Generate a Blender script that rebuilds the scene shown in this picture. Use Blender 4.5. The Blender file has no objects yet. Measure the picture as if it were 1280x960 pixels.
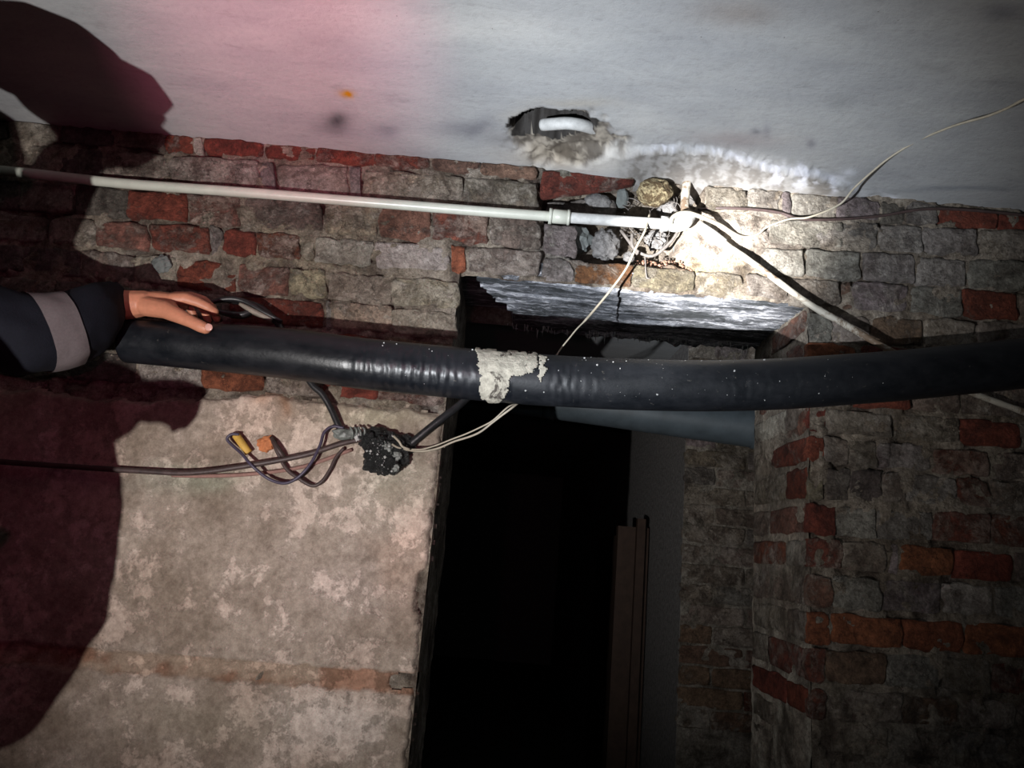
import bpy, bmesh, math, random
import numpy as np
from mathutils import Vector, noise, Matrix
random.seed(7)
rnd = random.random
SC = bpy.context.scene

# ------------------------------------------------------------------ camera
FPX = 924.0
PITCH = math.radians(12.8); ROLL = math.radians(4.9)
CAM = Vector((0.0, -1.7, 1.45))
F_ = Vector((0, math.cos(PITCH), math.sin(PITCH)))
U0 = Vector((0, -math.sin(PITCH), math.cos(PITCH))); X0 = Vector((1, 0, 0))
RI = X0 * math.cos(ROLL) + U0 * math.sin(ROLL)
UP = U0 * math.cos(ROLL) - X0 * math.sin(ROLL)
cam = bpy.data.cameras.new('camera'); cam.lens = FPX / 1280 * 36; cam.sensor_width = 36
cam.clip_start = 0.05; cam.clip_end = 60
camo = bpy.data.objects.new('camera', cam); SC.collection.objects.link(camo)
B = -F_
camo.matrix_world = Matrix(((RI.x, UP.x, B.x, CAM.x), (RI.y, UP.y, B.y, CAM.y), (RI.z, UP.z, B.z, CAM.z), (0, 0, 0, 1)))
SC.camera = camo

# ------------------------------------------------------------------ world, lamps, exposure
w = bpy.data.worlds.new('world'); SC.world = w; w.use_nodes = True
w.node_tree.nodes['Background'].inputs[0].default_value = (0.05, 0.055, 0.07, 1)
w.node_tree.nodes['Background'].inputs[1].default_value = 0.02
SC.view_settings.view_transform = 'Standard'; SC.view_settings.look = 'None'
SC.view_settings.gamma = 1; SC.view_settings.exposure = 0.0; SC.view_settings.use_curve_mapping = False

def spot(name, loc, target, power, col, angle, blend, size=0.01):
    l = bpy.data.lights.new(name, 'SPOT'); l.energy = power; l.color = col
    l.spot_size = math.radians(angle); l.spot_blend = blend; l.shadow_soft_size = size
    o = bpy.data.objects.new(name, l); SC.collection.objects.link(o); o.location = loc
    o.rotation_euler = (Vector(target) - Vector(loc)).to_track_quat('-Z', 'Y').to_euler()
    return o
TORCH = (-0.75, -1.8, 1.0)
spot('torch_flood', TORCH, (-0.36, 0, 2.10), 165, (1.0, 0.97, 0.94), 86, 1.0)
spot('torch_beam', TORCH, (0.47, 0.0, 2.20), 2100, (1.0, 0.985, 0.96), 12.5, 1.0)
spot('torch_halo', TORCH, (0.32, 0.0, 2.36), 260, (0.76, 0.87, 1.0), 37, 1.0)
spot('red_lamp', (-0.2, -1.72, 1.5), (-0.50, -0.45, 2.38), 130, (1.0, 0.20, 0.34), 27, 1.0)
spot('red_shadow_fill', (-0.2, -1.72, 1.5), (-0.70, 0, 1.75), 9, (1.0, 0.22, 0.42), 70, 1.0)  # weak wide red fill, added to lift the dark shadows at the left
spot('phone_flash', (0.06, -1.72, 1.47), (0.55, 0, 1.5), 6.5, (0.92, 0.97, 1.0), 100, 1.0)

# ------------------------------------------------------------------ helpers
def ray(px, py): return F_ + RI * ((px - 640) / FPX) + UP * ((480 - py) / FPX)
def at(px, py, Y=0.0):
    d = ray(px, py); return CAM + d * ((Y - CAM.y) / d.y)
HC = 2.404
def atz(px, py, Z=HC):
    d = ray(px, py); return CAM + d * ((Z - CAM.z) / d.z)
def proj(x, y, z):
    q = Vector((x, y, z)) - CAM; d = q.dot(F_)
    if d < 0.05: return (-9999, -9999)
    return (640 + FPX * q.dot(RI) / d, 480 - FPX * q.dot(UP) / d)
def nz(x, y, z, s=1.0): return noise.noise(Vector((x * s, y * s, z * s)))
def fb(x, y, z, s=1.0, o=4): return noise.fractal(Vector((x * s, y * s, z * s)), 0.9, 2.0, o)
def sm(a, b, t):
    t = max(0.0, min(1.0, (t - a) / (b - a))); return t * t * (3 - 2 * t)
def inpoly(x, y, P):
    c = False; j = len(P) - 1
    for i in range(len(P)):
        xi, yi = P[i]; xj, yj = P[j]
        if (yi > y) != (yj > y) and x < (xj - xi) * (y - yi) / (yj - yi) + xi: c = not c
        j = i
    return c
def lerp2(a, b, t): return a + (b - a) * t
def mixc(a, b, t): return tuple(a[i] + (b[i] - a[i]) * t for i in range(3))
def interp(P, x):
    if x <= P[0][0]: return P[0][1]
    for (a, b), (c, d) in zip(P, P[1:]):
        if x <= c: return b + (d - b) * (x - a) / (c - a)
    return P[-1][1]

def mesh_obj(name, verts, faces, mat, parent=None, smooth=True, cols=None):
    me = bpy.data.meshes.new(name); me.from_pydata([tuple(v) for v in verts], [], faces); me.update()
    if mat: me.materials.append(mat)
    if smooth: me.polygons.foreach_set('use_smooth', [True] * len(me.polygons))
    if cols is not None:
        ca = me.color_attributes.new('Col', 'FLOAT_COLOR', 'POINT')
        flat = []
        for c in cols: flat.extend((c[0], c[1], c[2], 1.0))
        ca.data.foreach_set('color', flat)
    o = bpy.data.objects.new(name, me); SC.collection.objects.link(o)
    if parent: o.parent = parent
    return o
def tag(o, label=None, cat=None, group=None, kind=None):
    if label: o['label'] = label
    if cat: o['category'] = cat
    if group: o['group'] = group
    if kind: o['kind'] = kind
    return o
def recentre(o):
    """origin to the centre of the mesh, shape stays put"""
    me = o.data; n = len(me.vertices); a = np.empty(n * 3, 'f'); me.vertices.foreach_get('co', a); a = a.reshape(-1, 3)
    c = (a.min(0) + a.max(0)) / 2; a -= c; me.vertices.foreach_set('co', a.ravel()); o.location = Vector(c.tolist()); me.update()
    return o

def catmull(P, n=8):
    out = []
    Q = [P[0] + (P[0] - P[1])] + list(P) + [P[-1] + (P[-1] - P[-2])]
    for i in range(1, len(Q) - 2):
        a, b, c, d = Q[i - 1:i + 3]
        for k in range(n):
            t = k / n
            out.append(0.5 * ((2 * b) + (c - a) * t + (2 * a - 5 * b + 4 * c - d) * t * t + (3 * b - a - 3 * c + d) * t ** 3))
    out.append(P[-1]); return out
def tube_data(P, r, seg=10, rf=None, cap=True):
    """P list of Vectors; rf(i,t,ang,p)->radius"""
    V, Fc = [], []
    T = []
    for i in range(len(P)):
        t = (P[min(i + 1, len(P) - 1)] - P[max(i - 1, 0)]).normalized(); T.append(t)
    n = T[0].cross(Vector((0, 0, 1)))
    if n.length < 0.1: n = T[0].cross(Vector((0, 1, 0)))
    n.normalize()
    for i, p in enumerate(P):
        n = (n - T[i] * n.dot(T[i])).normalized(); b = T[i].cross(n)
        for k in range(seg):
            a = 2 * math.pi * k / seg; d = n * math.cos(a) + b * math.sin(a)
            rr = rf(i, i / (len(P) - 1), a, p, d) if rf else r
            V.append(p + d * rr)
    for i in range(len(P) - 1):
        for k in range(seg):
            k2 = (k + 1) % seg
            Fc.append((i * seg + k, (i + 1) * seg + k, (i + 1) * seg + k2, i * seg + k2))
    if cap:
        Fc.append(tuple(range(seg))); Fc.append(tuple((len(P) - 1) * seg + k for k in reversed(range(seg))))
    return V, Fc
def pxpath(L): return [at(a, b, Y) for a, b, Y in L]
def cable(name, L, r, mat, parent=None, n=8, seg=8, world=False, wob=0.0, rf=None):
    P = catmull([Vector(p) for p in L] if world else pxpath(L), n)
    if wob: P = [p + Vector((nz(p.x, p.y, p.z, 25), nz(p.x + 9, p.y, p.z, 25), nz(p.x, p.y, p.z + 7, 25))) * wob for p in P]
    V, Fc = tube_data(P, r, seg, rf)
    return mesh_obj(name, V, Fc, mat, parent)
def lump(name, c, r, mat, parent=None, sub=3, amp=0.25, sc=(1, 1, 1), freq=2.2, seed=0, facet=False):
    bm = bmesh.new(); bmesh.ops.create_icosphere(bm, subdivisions=sub, radius=1)
    V = []
    for v in bm.verts:
        p = v.co; k = 1 + amp * fb(p.x + seed * 3.1, p.y + seed, p.z - seed * 1.7, freq, 4)
        V.append(Vector((c[0] + p.x * k * r * sc[0], c[1] + p.y * k * r * sc[1], c[2] + p.z * k * r * sc[2])))
    Fc = [tuple(v.index for v in f.verts) for f in bm.faces]; bm.free()
    return recentre(mesh_obj(name, V, Fc, mat, parent, smooth=not facet))
def slab(name, Q, depth, mat, parent=None, n=None):
    """quad prism: Q four Vectors, thickness away along n"""
    nn = n or (Q[1] - Q[0]).cross(Q[3] - Q[0]).normalized()
    V = list(Q) + [q + nn * depth for q in Q]
    return recentre(mesh_obj(name, V, [(0, 1, 2, 3), (7, 6, 5, 4), (0, 4, 5, 1), (1, 5, 6, 2), (2, 6, 7, 3), (3, 7, 4, 0)], mat, parent, smooth=False))
def boxm(name, a, b, mat, parent=None):
    V = [Vector((x, y, z)) for z in (a[2], b[2]) for y in (a[1], b[1]) for x in (a[0], b[0])]
    return recentre(mesh_obj(name, V, [(0, 2, 3, 1), (4, 5, 7, 6), (0, 1, 5, 4), (1, 3, 7, 5), (3, 2, 6, 7), (2, 0, 4, 6)], mat, parent, smooth=False))
def empty(name, loc):
    o = bpy.data.objects.new(name, None); o.empty_display_size = 0.05; SC.collection.objects.link(o); o.location = loc; return o
def adopt(o, p):
    o.parent = p; o.matrix_parent_inverse = Matrix.Translation(p.location).inverted(); return o

# ------------------------------------------------------------------ materials
class NT:
    def __init__(s, name, rough=0.85, spec=0.3):
        s.m = bpy.data.materials.new(name); s.m.use_nodes = True; s.t = s.m.node_tree
        s.b = s.t.nodes['Principled BSDF']; s.b.inputs['Roughness'].default_value = rough
        s.b.inputs['Specular IOR Level'].default_value = spec
    def n(s, ty, **k):
        x = s.t.nodes.new(ty)
        for a, v in k.items():
            if a.startswith('i_'):
                nm = a[2:]; nm = int(nm) if nm.isdigit() else nm
                if hasattr(v, 'is_output'): s.t.links.new(v, x.inputs[nm])
                else: x.inputs[nm].default_value = v
            else: setattr(x, a, v)
        return x
    def pos(s, sx=1, sy=1, sz=1):
        g = s.n('ShaderNodeNewGeometry'); m = s.n('ShaderNodeMapping'); s.t.links.new(g.outputs['Position'], m.inputs[0])
        m.inputs['Scale'].default_value = (sx, sy, sz); return m.outputs[0]
    def noise(s, scale, detail=6, rough=0.6, vec=None, dist=0.0):
        x = s.n('ShaderNodeTexNoise'); x.inputs['Scale'].default_value = scale; x.inputs['Detail'].default_value = detail
        x.inputs['Roughness'].default_value = rough; x.inputs['Distortion'].default_value = dist
        s.t.links.new(vec or s.pos(), x.inputs['Vector']); return x.outputs['Fac']
    def vor(s, scale, vec=None, feat='F1'):
        x = s.n('ShaderNodeTexVoronoi'); x.feature = feat; x.inputs['Scale'].default_value = scale
        s.t.links.new(vec or s.pos(), x.inputs['Vector']); return x.outputs['Distance']
    def ramp(s, fac, a, b, c0=(0, 0, 0), c1=(1, 1, 1)):
        r = s.n('ShaderNodeValToRGB'); e = r.color_ramp.elements
        e[0].position = a; e[1].position = b; e[0].color = (*c0, 1); e[1].color = (*c1, 1)
        s.t.links.new(fac, r.inputs[0]); return r.outputs[0]
    def mix(s, fac, a, b, mode='MIX'):
        x = s.n('ShaderNodeMix'); x.data_type = 'RGBA'; x.blend_type = mode
        for v, i in ((fac, 0), (a, 6), (b, 7)):
            if hasattr(v, 'is_output'): s.t.links.new(v, x.inputs[i])
            else: x.inputs[i].default_value = v if i == 0 else (*v, 1)
        return x.outputs[2]
    def math(s, op, a, b=0.0):
        x = s.n('ShaderNodeMath'); x.operation = op
        for v, i in ((a, 0), (b, 1)):
            if hasattr(v, 'is_output'): s.t.links.new(v, x.inputs[i])
            else: x.inputs[i].default_value = v
        return x.outputs[0]
    def attr(s, name, ty='GEOMETRY', out='Color'):
        x = s.n('ShaderNodeAttribute'); x.attribute_type = ty; x.attribute_name = name; return x.outputs[out]
    def out(s, col, bump=None, strength=0.5, dist=0.004, rough=None):
        if hasattr(col, 'is_output'): s.t.links.new(col, s.b.inputs['Base Color'])
        else: s.b.inputs['Base Color'].default_value = (*col, 1)
        if bump is not None:
            x = s.n('ShaderNodeBump'); x.inputs['Strength'].default_value = strength; x.inputs['Distance'].default_value = dist
            s.t.links.new(bump, x.inputs['Height']); s.t.links.new(x.outputs[0], s.b.inputs['Normal'])
        if rough is not None: s.t.links.new(rough, s.b.inputs['Roughness'])
        return s.m

def grime(s):
    """big soft colour drift shared by bricks, mortar and plaster so the coats read as one old wall"""
    return s.ramp(s.noise(4.2, 5, 0.6), 0.35, 0.65, (0.30, 0.255, 0.20), (0.28, 0.265, 0.25))
def coat(s, wash):
    """limewash and dirt coat, the same pattern over bricks and joints"""
    n1 = s.noise(38, 9, 0.75); n2 = s.noise(9, 8, 0.7); n4 = s.noise(15, 10, 0.78, dist=0.35)
    washc = s.mix(s.ramp(n2, 0.36, 0.62), (0.125, 0.10, 0.08), grime(s))
    washc = s.mix(s.ramp(s.noise(42, 10, 0.82), 0.55, 0.64), washc, (0.44, 0.415, 0.37))
    thr = s.math('ADD', s.math('MULTIPLY', n4, 0.75), s.math('MULTIPLY', n1, 0.25))
    m = s.ramp(s.math('SUBTRACT', s.math('ADD', thr, wash), 0.70), 0.0, 0.08)
    dirt = s.ramp(s.noise(10, 10, 0.8, dist=0.6), 0.38, 0.53, (0.30, 0.25, 0.23), (1.05, 1.05, 1.05))
    nn = s.n('ShaderNodeTexNoise'); nn.inputs['Scale'].default_value = 22; nn.inputs['Detail'].default_value = 6
    s.t.links.new(s.pos(), nn.inputs['Vector'])
    vv = s.n('ShaderNodeVectorMath', operation='MULTIPLY_ADD'); s.t.links.new(nn.outputs['Color'], vv.inputs[0]); vv.inputs[1].default_value = (0.09, 0.09, 0.09)
    s.t.links.new(s.pos(), vv.inputs[2])
    ed = s.vor(24, vv.outputs[0], 'DISTANCE_TO_EDGE')
    cm = s.math('MULTIPLY', s.ramp(ed, 0.0, 0.035, (1,) * 3, (0,) * 3), s.ramp(s.noise(14, 4, 0.6), 0.50, 0.58))
    fleck = s.ramp(s.noise(95, 8, 0.8), 0.60, 0.66)
    grit = s.ramp(s.noise(70, 12, 0.88), 0.40, 0.60, (0.42, 0.38, 0.36), (1.45, 1.45, 1.45))
    dirt = s.mix(0.9, dirt, grit, 'MULTIPLY')
    dirt = s.mix(cm, dirt, (0.16, 0.13, 0.12))
    dirt = s.mix(s.math('MULTIPLY', fleck, s.ramp(n2, 0.42, 0.55)), dirt, (1.9, 1.9, 1.9))
    return n1, n2, washc, m, dirt
def m_brick():
    s = NT('brick_masonry', 0.85, 0.3)
    tint = s.attr('tint', 'OBJECT'); wash = s.attr('wash', 'OBJECT', 'Fac')
    n1, n2, washc, m, dirt = coat(s, s.math('MULTIPLY', wash, 0.55)); n3 = s.noise(120, 5, 0.7)
    base = s.mix(1.0, tint, s.ramp(n1, 0.3, 0.72, (0.4, 0.36, 0.35), (1.5, 1.42, 1.38)), 'MULTIPLY')
    col = s.mix(0.85, s.mix(m, base, s.mix(0.35, washc, tint)), dirt, 'MULTIPLY')
    h = s.math('ADD', s.math('MULTIPLY', m, 0.35), s.math('ADD', s.math('MULTIPLY', n3, 0.5), s.math('MULTIPLY', n1, 1.3)))
    return s.out(col, h, 1.0, 0.009, s.ramp(n2, 0.3, 0.7, (0.6,) * 3, (0.95,) * 3))
def m_mortar():
    s = NT('old_mortar', 0.9, 0.25)
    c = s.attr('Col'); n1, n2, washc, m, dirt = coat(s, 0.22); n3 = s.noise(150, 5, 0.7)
    col = s.mix(1.0, c, s.ramp(n1, 0.28, 0.74, (0.45, 0.42, 0.40), (1.45, 1.4, 1.35)), 'MULTIPLY')
    col = s.mix(s.math('MULTIPLY', m, 0.6), col, washc)
    col = s.mix(0.85, col, dirt, 'MULTIPLY')
    return s.out(col, s.math('ADD', n1, s.math('MULTIPLY', n3, 0.6)), 1.0, 0.011)
def m_plaster():
    s = NT('limewashed_plaster', 0.9, 0.25)
    c = s.attr('Col'); n1 = s.noise(13, 11, 0.78, dist=0.15); n2 = s.noise(60, 8, 0.7); n0 = s.noise(4, 4, 0.6)
    n3 = s.noise(160, 4, 0.6)
    f = s.math('ADD', s.math('MULTIPLY', n1, 0.7), s.math('MULTIPLY', n0, 0.5))
    pe = s.ramp(f, 0.60, 0.635); pe2 = s.ramp(f, 0.50, 0.62)
    col = s.mix(1.0, c, s.ramp(n2, 0.25, 0.75, (0.72, 0.70, 0.68), (1.2, 1.18, 1.16)), 'MULTIPLY')
    col = s.mix(pe2, s.mix(1.0, col, (0.72, 0.70, 0.68), 'MULTIPLY'), col)
    col = s.mix(pe, col, s.mix(1.0, col, (1.42, 1.40, 1.44), 'MULTIPLY'))
    col = s.mix(0.6, col, s.ramp(s.noise(30, 9, 0.8, dist=1.2), 0.33, 0.42, (0.45, 0.40, 0.38), (1, 1, 1)), 'MULTIPLY')
    col = s.mix(0.7, col, s.ramp(s.noise(55, 12, 0.88), 0.40, 0.60, (0.62, 0.58, 0.56), (1.35, 1.35, 1.35)), 'MULTIPLY')
    h = s.math('ADD', s.math('MULTIPLY', pe, 0.3), s.math('ADD', s.math('MULTIPLY', n3, 0.35), s.math('MULTIPLY', n2, 0.7)))
    return s.out(col, h, 0.7, 0.004)
def m_ceiling():
    s = NT('painted_ceiling', 0.75, 0.35)
    c = s.attr('Col'); n1 = s.noise(3.5, 8, 0.6, s.pos(1, 2.2, 1)); n2 = s.noise(70, 6, 0.7); n3 = s.noise(14, 8, 0.7, s.pos(0.7, 2, 1), 0.5)
    col = s.mix(1.0, c, s.ramp(n1, 0.3, 0.7, (0.82, 0.82, 0.84), (1.08, 1.07, 1.05)), 'MULTIPLY')
    col = s.mix(0.5, col, s.ramp(n3, 0.28, 0.42, (0.62, 0.6, 0.6), (1, 1, 1)), 'MULTIPLY')
    col = s.mix(0.5, col, s.ramp(n2, 0.25, 0.5, (0.75, 0.73, 0.72), (1.03, 1.03, 1.03)), 'MULTIPLY')
    sp = s.ramp(s.vor(38), 0.03, 0.06, (0.35, 0.33, 0.33), (1, 1, 1))
    sc = s.ramp(s.noise(26, 10, 0.85, s.pos(0.5, 2.4, 1), 1.2), 0.66, 0.72, (1,) * 3, (0.5,) * 3)
    col = s.mix(0.7, col, sc, 'MULTIPLY')
    spm = s.ramp(s.noise(6, 3, 0.5), 0.52, 0.6)
    col = s.mix(spm, col, s.mix(1.0, col, sp, 'MULTIPLY'))
    return s.out(col, s.math('ADD', n2, s.math('MULTIPLY', n3, 1.2)), 0.35, 0.004)
def m_lintel():
    s = NT('sooty_concrete', 0.6, 0.5)
    a = s.noise(11, 9, 0.75, s.pos(0.35, 2.0, 2), 0.7); b = s.noise(60, 8, 0.8, s.pos(0.6, 1.4, 1), 0.4)
    col = s.mix(s.ramp(a, 0.42, 0.58), (0.022, 0.025, 0.028), (0.22, 0.23, 0.26))
    col = s.mix(s.ramp(s.math('ADD', s.math('MULTIPLY', a, 0.5), s.math('MULTIPLY', b, 0.5)), 0.50, 0.58), col, (0.66, 0.66, 0.70))
    return s.out(col, s.math('ADD', a, s.math('MULTIPLY', b, 0.7)), 1.0, 0.012)
def m_simple(name, col, rough=0.6, spec=0.4, var=0.3, scale=40, bump=0.3, dist=0.002, dark=None):
    s = NT(name, rough, spec); n = s.noise(scale, 7, 0.7)
    lo = tuple(c * (1 - var) for c in col); hi = tuple(min(1, c * (1 + var)) for c in col)
    c = s.ramp(n, 0.3, 0.7, lo, hi)
    if dark: c = s.mix(s.ramp(s.noise(scale * 0.4, 8, 0.75, dist=0.7), dark[1], dark[1] + 0.06), dark[0], c)
    return s.out(c, n, bump, dist)
M = dict(brick=m_brick(), mortar=m_mortar(), plaster=m_plaster(), ceiling=m_ceiling(), lintel=m_lintel(),
    pvc=m_simple('white_plastic', (0.44, 0.45, 0.39), 0.35, 0.5, 0.10, 25, 0.1, 0.001),
    dustpvc=m_simple('dusty_plastic', (0.44, 0.44, 0.43), 0.6, 0.4, 0.2, 60, 0.4, 0.002),
    wire=m_simple('pale_wire', (0.33, 0.295, 0.23), 0.5, 0.4, 0.2, 60),
    oldwire=m_simple('dirty_wire', (0.20, 0.17, 0.14), 0.6, 0.4, 0.3, 60),
    black=m_simple('black_rubber', (0.012, 0.012, 0.013), 0.4, 0.5, 0.5, 60, 0.4, 0.002),
    brown=m_simple('brown_sheath', (0.05, 0.032, 0.03), 0.5, 0.4, 0.4, 60, 0.4, 0.002),
    violet=m_simple('violet_sheath', (0.045, 0.035, 0.06), 0.45, 0.4, 0.3, 60, 0.3, 0.002),
    tar=m_simple('charred_bitumen', (0.012, 0.013, 0.013), 0.3, 0.6, 0.5, 90, 1.0, 0.012),
    ash=m_simple('white_ash', (0.42, 0.42, 0.41), 0.8, 0.3, 0.3, 120, 1.0, 0.004),
    metal=m_simple('dull_metal', (0.12, 0.13, 0.12), 0.4, 0.5, 0.5, 80, 0.5, 0.003),
    yellow=m_simple('yellow_plug', (0.50, 0.30, 0.06), 0.6, 0.4, 0.2, 90, 0.5, 0.003),
    orange=m_simple('orange_clay', (0.42, 0.15, 0.06), 0.8, 0.3, 0.3, 60, 0.6, 0.004),
    foam=m_simple('mounting_foam', (0.33, 0.27, 0.16), 0.85, 0.3, 0.6, 75, 1.0, 0.02, ((0.09, 0.06, 0.03), 0.47)),
    stone=m_simple('rubble', (0.20, 0.19, 0.185), 0.9, 0.3, 0.5, 60, 1.0, 0.012),
    slate=m_simple('grey_slate', (0.125, 0.135, 0.13), 0.8, 0.3, 0.3, 30, 0.5, 0.004),
    conduit=m_simple('rusty_conduit', (0.36, 0.335, 0.285), 0.6, 0.4, 0.2, 30, 0.6, 0.003, ((0.13, 0.09, 0.06), 0.44)),
    duct=m_simple('grey_duct', (0.065, 0.082, 0.095), 0.5, 0.4, 0.25, 12, 0.2, 0.002),
    wood=m_simple('brown_wood', (0.045, 0.026, 0.018), 0.7, 0.3, 0.35, 20, 0.5, 0.003),
    skin=m_simple('skin', (0.45, 0.185, 0.11), 0.5, 0.4, 0.12, 70, 0.25, 0.002),
    nail=m_simple('nail', (0.58, 0.32, 0.27), 0.3, 0.5, 0.05, 70, 0.0),
    navy=m_simple('navy_workwear', (0.0035, 0.004, 0.008), 0.85, 0.2, 0.3, 260, 0.6, 0.002),
    band=m_simple('grey_reflective_band', (0.11, 0.092, 0.095), 0.6, 0.3, 0.15, 200, 0.4, 0.001),
    hair=m_simple('dark_hair', (0.02, 0.015, 0.012), 0.6, 0.3, 0.3, 200, 0.6, 0.003),
    boot=m_simple('black_leather', (0.012, 0.011, 0.010), 0.5, 0.4, 0.3, 80, 0.3, 0.002),
    eye=m_simple('eye_white', (0.6, 0.58, 0.55), 0.3, 0.5, 0.05, 10, 0.0),
    floor=m_simple('earth_floor', (0.10, 0.09, 0.08), 0.95, 0.2, 0.4, 14, 1.0, 0.02),
    cement=m_simple('cement_splash', (0.36, 0.335, 0.275), 0.9, 0.3, 0.4, 55, 1.0, 0.006, ((0.07, 0.06, 0.05), 0.41)),
)
def m_pipe():
    s = NT('black_polyethylene', 0.36, 0.36)
    n = s.noise(30, 7, 0.7, s.pos(0.6, 1, 1)); d = s.noise(11, 7, 0.7, dist=0.5)
    far = s.n('ShaderNodeSeparateXYZ', i_0=s.pos()).outputs[0]
    dusty = s.ramp(far, -0.1, 0.9, (0.0,) * 3, (1.0,) * 3)
    c = s.mix(s.ramp(n, 0.35, 0.7), (0.004, 0.005, 0.007), (0.011, 0.012, 0.015))
    c = s.mix(s.ramp(s.noise(50, 9, 0.8, dist=0.8), 0.62, 0.70), c, (0.12, 0.11, 0.095))
    r = s.math('ADD', s.ramp(n, 0.3, 0.75, (0.30,) * 3, (0.46,) * 3), s.ramp(far, -0.50, -0.22, (0.0,) * 3, (0.16,) * 3))
    return s.out(c, s.math('ADD', n, s.noise(120, 4)), 0.22, 0.0015, r)
M['pe'] = m_pipe()

# ------------------------------------------------------------------ the setting: ceiling
def blobs_color(px, py, base, B, wob=0.0):
    c = base
    if wob:
        px += wob * nz(px, py, 1.3, 0.03) * 2; py += wob * nz(px, py, 7.7, 0.03)
    for bx, by, rx, ry, col, amt in B:
        u = (px - bx) / rx; v = (py - by) / ry; d = u * u + v * v
        if d < 4: c = mixc(c, col, amt * math.exp(-d * 1.6))
    return c
def axis(parts):
    out = []
    for a, b, n in parts:
        out += [a + (b - a) * i / n for i in range(n)]
    out.append(parts[-1][1]); return out
CB = [(420, 150, 22, 13, (0.07, 0.075, 0.08), 1.2), (415, 158, 30, 12, (0.18, 0.18, 0.19), 0.7), (482, 160, 20, 10, (0.15, 0.15, 0.17), 0.8),
      (590, 158, 45, 13, (0.16, 0.16, 0.18), 0.9), (640, 172, 40, 9, (0.18, 0.18, 0.19), 0.6), (436, 117, 9, 6, (0.38, 0.22, 0.05), 1.6),
      (470, 165, 60, 10, (0.30, 0.3, 0.33), 0.4), (945, 165, 9, 6, (0.15, 0.16, 0.18), 0.9), (958, 163, 6, 14, (0.2, 0.2, 0.22), 0.7),
      (1012, 179, 9, 6, (0.15, 0.15, 0.17), 0.8), (1050, 130, 20, 14, (0.24, 0.25, 0.25), 0.5), (1170, 85, 30, 8, (0.22, 0.22, 0.22), 0.6),
      (1255, 15, 40, 14, (0.17, 0.17, 0.19), 0.8), (920, 15, 70, 22, (0.25, 0.22, 0.2), 0.7), (1250, 105, 26, 7, (0.2, 0.2, 0.21), 0.5),
      (1200, 235, 90, 4, (0.12, 0.14, 0.17), 0.5), (920, 175, 70, 13, (0.28, 0.25, 0.25), 0.8), (800, 150, 60, 30, (0.5, 0.49, 0.47), 0.3),  # first entry: cast shadow of the hanging wire painted into the ceiling colour
      (700, 190, 75, 22, (0.42, 0.36, 0.28), 1.0), (655, 145, 30, 16, (0.42, 0.40, 0.36), 0.7), (760, 195, 40, 22, (0.62, 0.60, 0.56), 0.6),
      (720, 128, 60, 8, (0.36, 0.33, 0.28), 0.6), (1060, 215, 12, 6, (0.7, 0.72, 0.78), 0.6), (600, 30, 180, 30, (0.5, 0.49, 0.47), 0.4)]
ridge = [(690, 186), (780, 190), (815, 184), (850, 184), (900, 190), (940, 202), (975, 211), (1010, 214), (1040, 222), (1080, 244), (1110, 252)]
def ceil_z(x, y, px, py):
    z = HC + 0.0015 * fb(x, y, 0, 6) + 0.006 * nz(x, y, 0, 1.3)
    # broken crater and cavity
    u = (px - 705) / 82; v = (py - 172) / 40; r = math.hypot(u, v) + 0.30 * fb(px, py, 0, 0.035)
    z += (0.010 + 0.006 * fb(px, py, 4, 0.04) + 0.004 * fb(px, py, 14, 0.14, 3)) * (1 - sm(0.70, 0.90, r))
    u = (px - 690) / 56; v = (py - 157) / 19; r2 = math.hypot(u, v) + 0.22 * fb(px, py, 9, 0.05)
    z += 0.085 * (1 - sm(0.86, 0.98, r2))
    if 640 < px < 1125:                      # thicker cement strip along the wall below the ridge
        e = py - interp(ridge, px) - 3 * fb(px, py, 2, 0.06)
        z -= 0.013 * sm(-3, 3, e) * sm(1120, 1070, px) * sm(650, 760, px)
        if -14 < e < 14: z += 0.007 * fb(px, py, 5, 0.2) * (1 - abs(e) / 14)
    return z
def ceil_c(x, y, px, py):
    c = blobs_color(px, py, (0.34, 0.345, 0.35), CB, 5)
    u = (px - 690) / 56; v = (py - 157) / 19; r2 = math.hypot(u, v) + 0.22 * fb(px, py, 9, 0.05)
    if r2 < 1.06: return (0.022, 0.019, 0.017)  # shade of the hole painted in: cavity walls coloured near black
    u = (px - 705) / 82; v = (py - 172) / 40; r = math.hypot(u, v) + 0.30 * fb(px, py, 0, 0.035)
    if r < 0.9: c = mixc(c, mixc((0.08, 0.065, 0.05), (0.30, 0.265, 0.215), sm(-0.35, 0.35, fb(px, py, 3, 0.06) + 0.8 * fb(px, py, 13, 0.2))), 0.9 * (1 - sm(0.7, 0.9, r)))
    if 640 < px < 1125:
        e = py - interp(ridge, px) - 3 * fb(px, py, 2, 0.06)
        g = sm(-2, 3, e) * sm(1120, 1060, px) * sm(760, 800, px); c = mixc(c, mixc((0.15, 0.135, 0.12), (0.30, 0.29, 0.28), sm(-0.4, 0.3, fb(px, py, 17, 0.05) + 0.6 * fb(px, py, 19, 0.2))), 0.85 * g)
        e2 = e + 3.0 * fb(px, py, 12, 0.11); k = math.exp(-((e2 + 1) / (2.6 + 1.6 * fb(px, py, 8, 0.05))) ** 2) * (0.55 + 0.9 * fb(px, py, 31, 0.16)) * sm(790, 830, px) * sm(1120, 1070, px) * sm(-0.55, 0.15, fb(px, py, 21, 0.045))
        c = mixc(c, (0.52, 0.53, 0.60), max(0, min(1, 0.8 * k)))
        if px > 960: c = mixc(c, (0.72, 0.73, 0.8), 0.7 * sm(0.0, 0.4, fb(px, py, 6, 0.07)) * math.exp(-((e - 4) / 12) ** 2))
    return c
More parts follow.
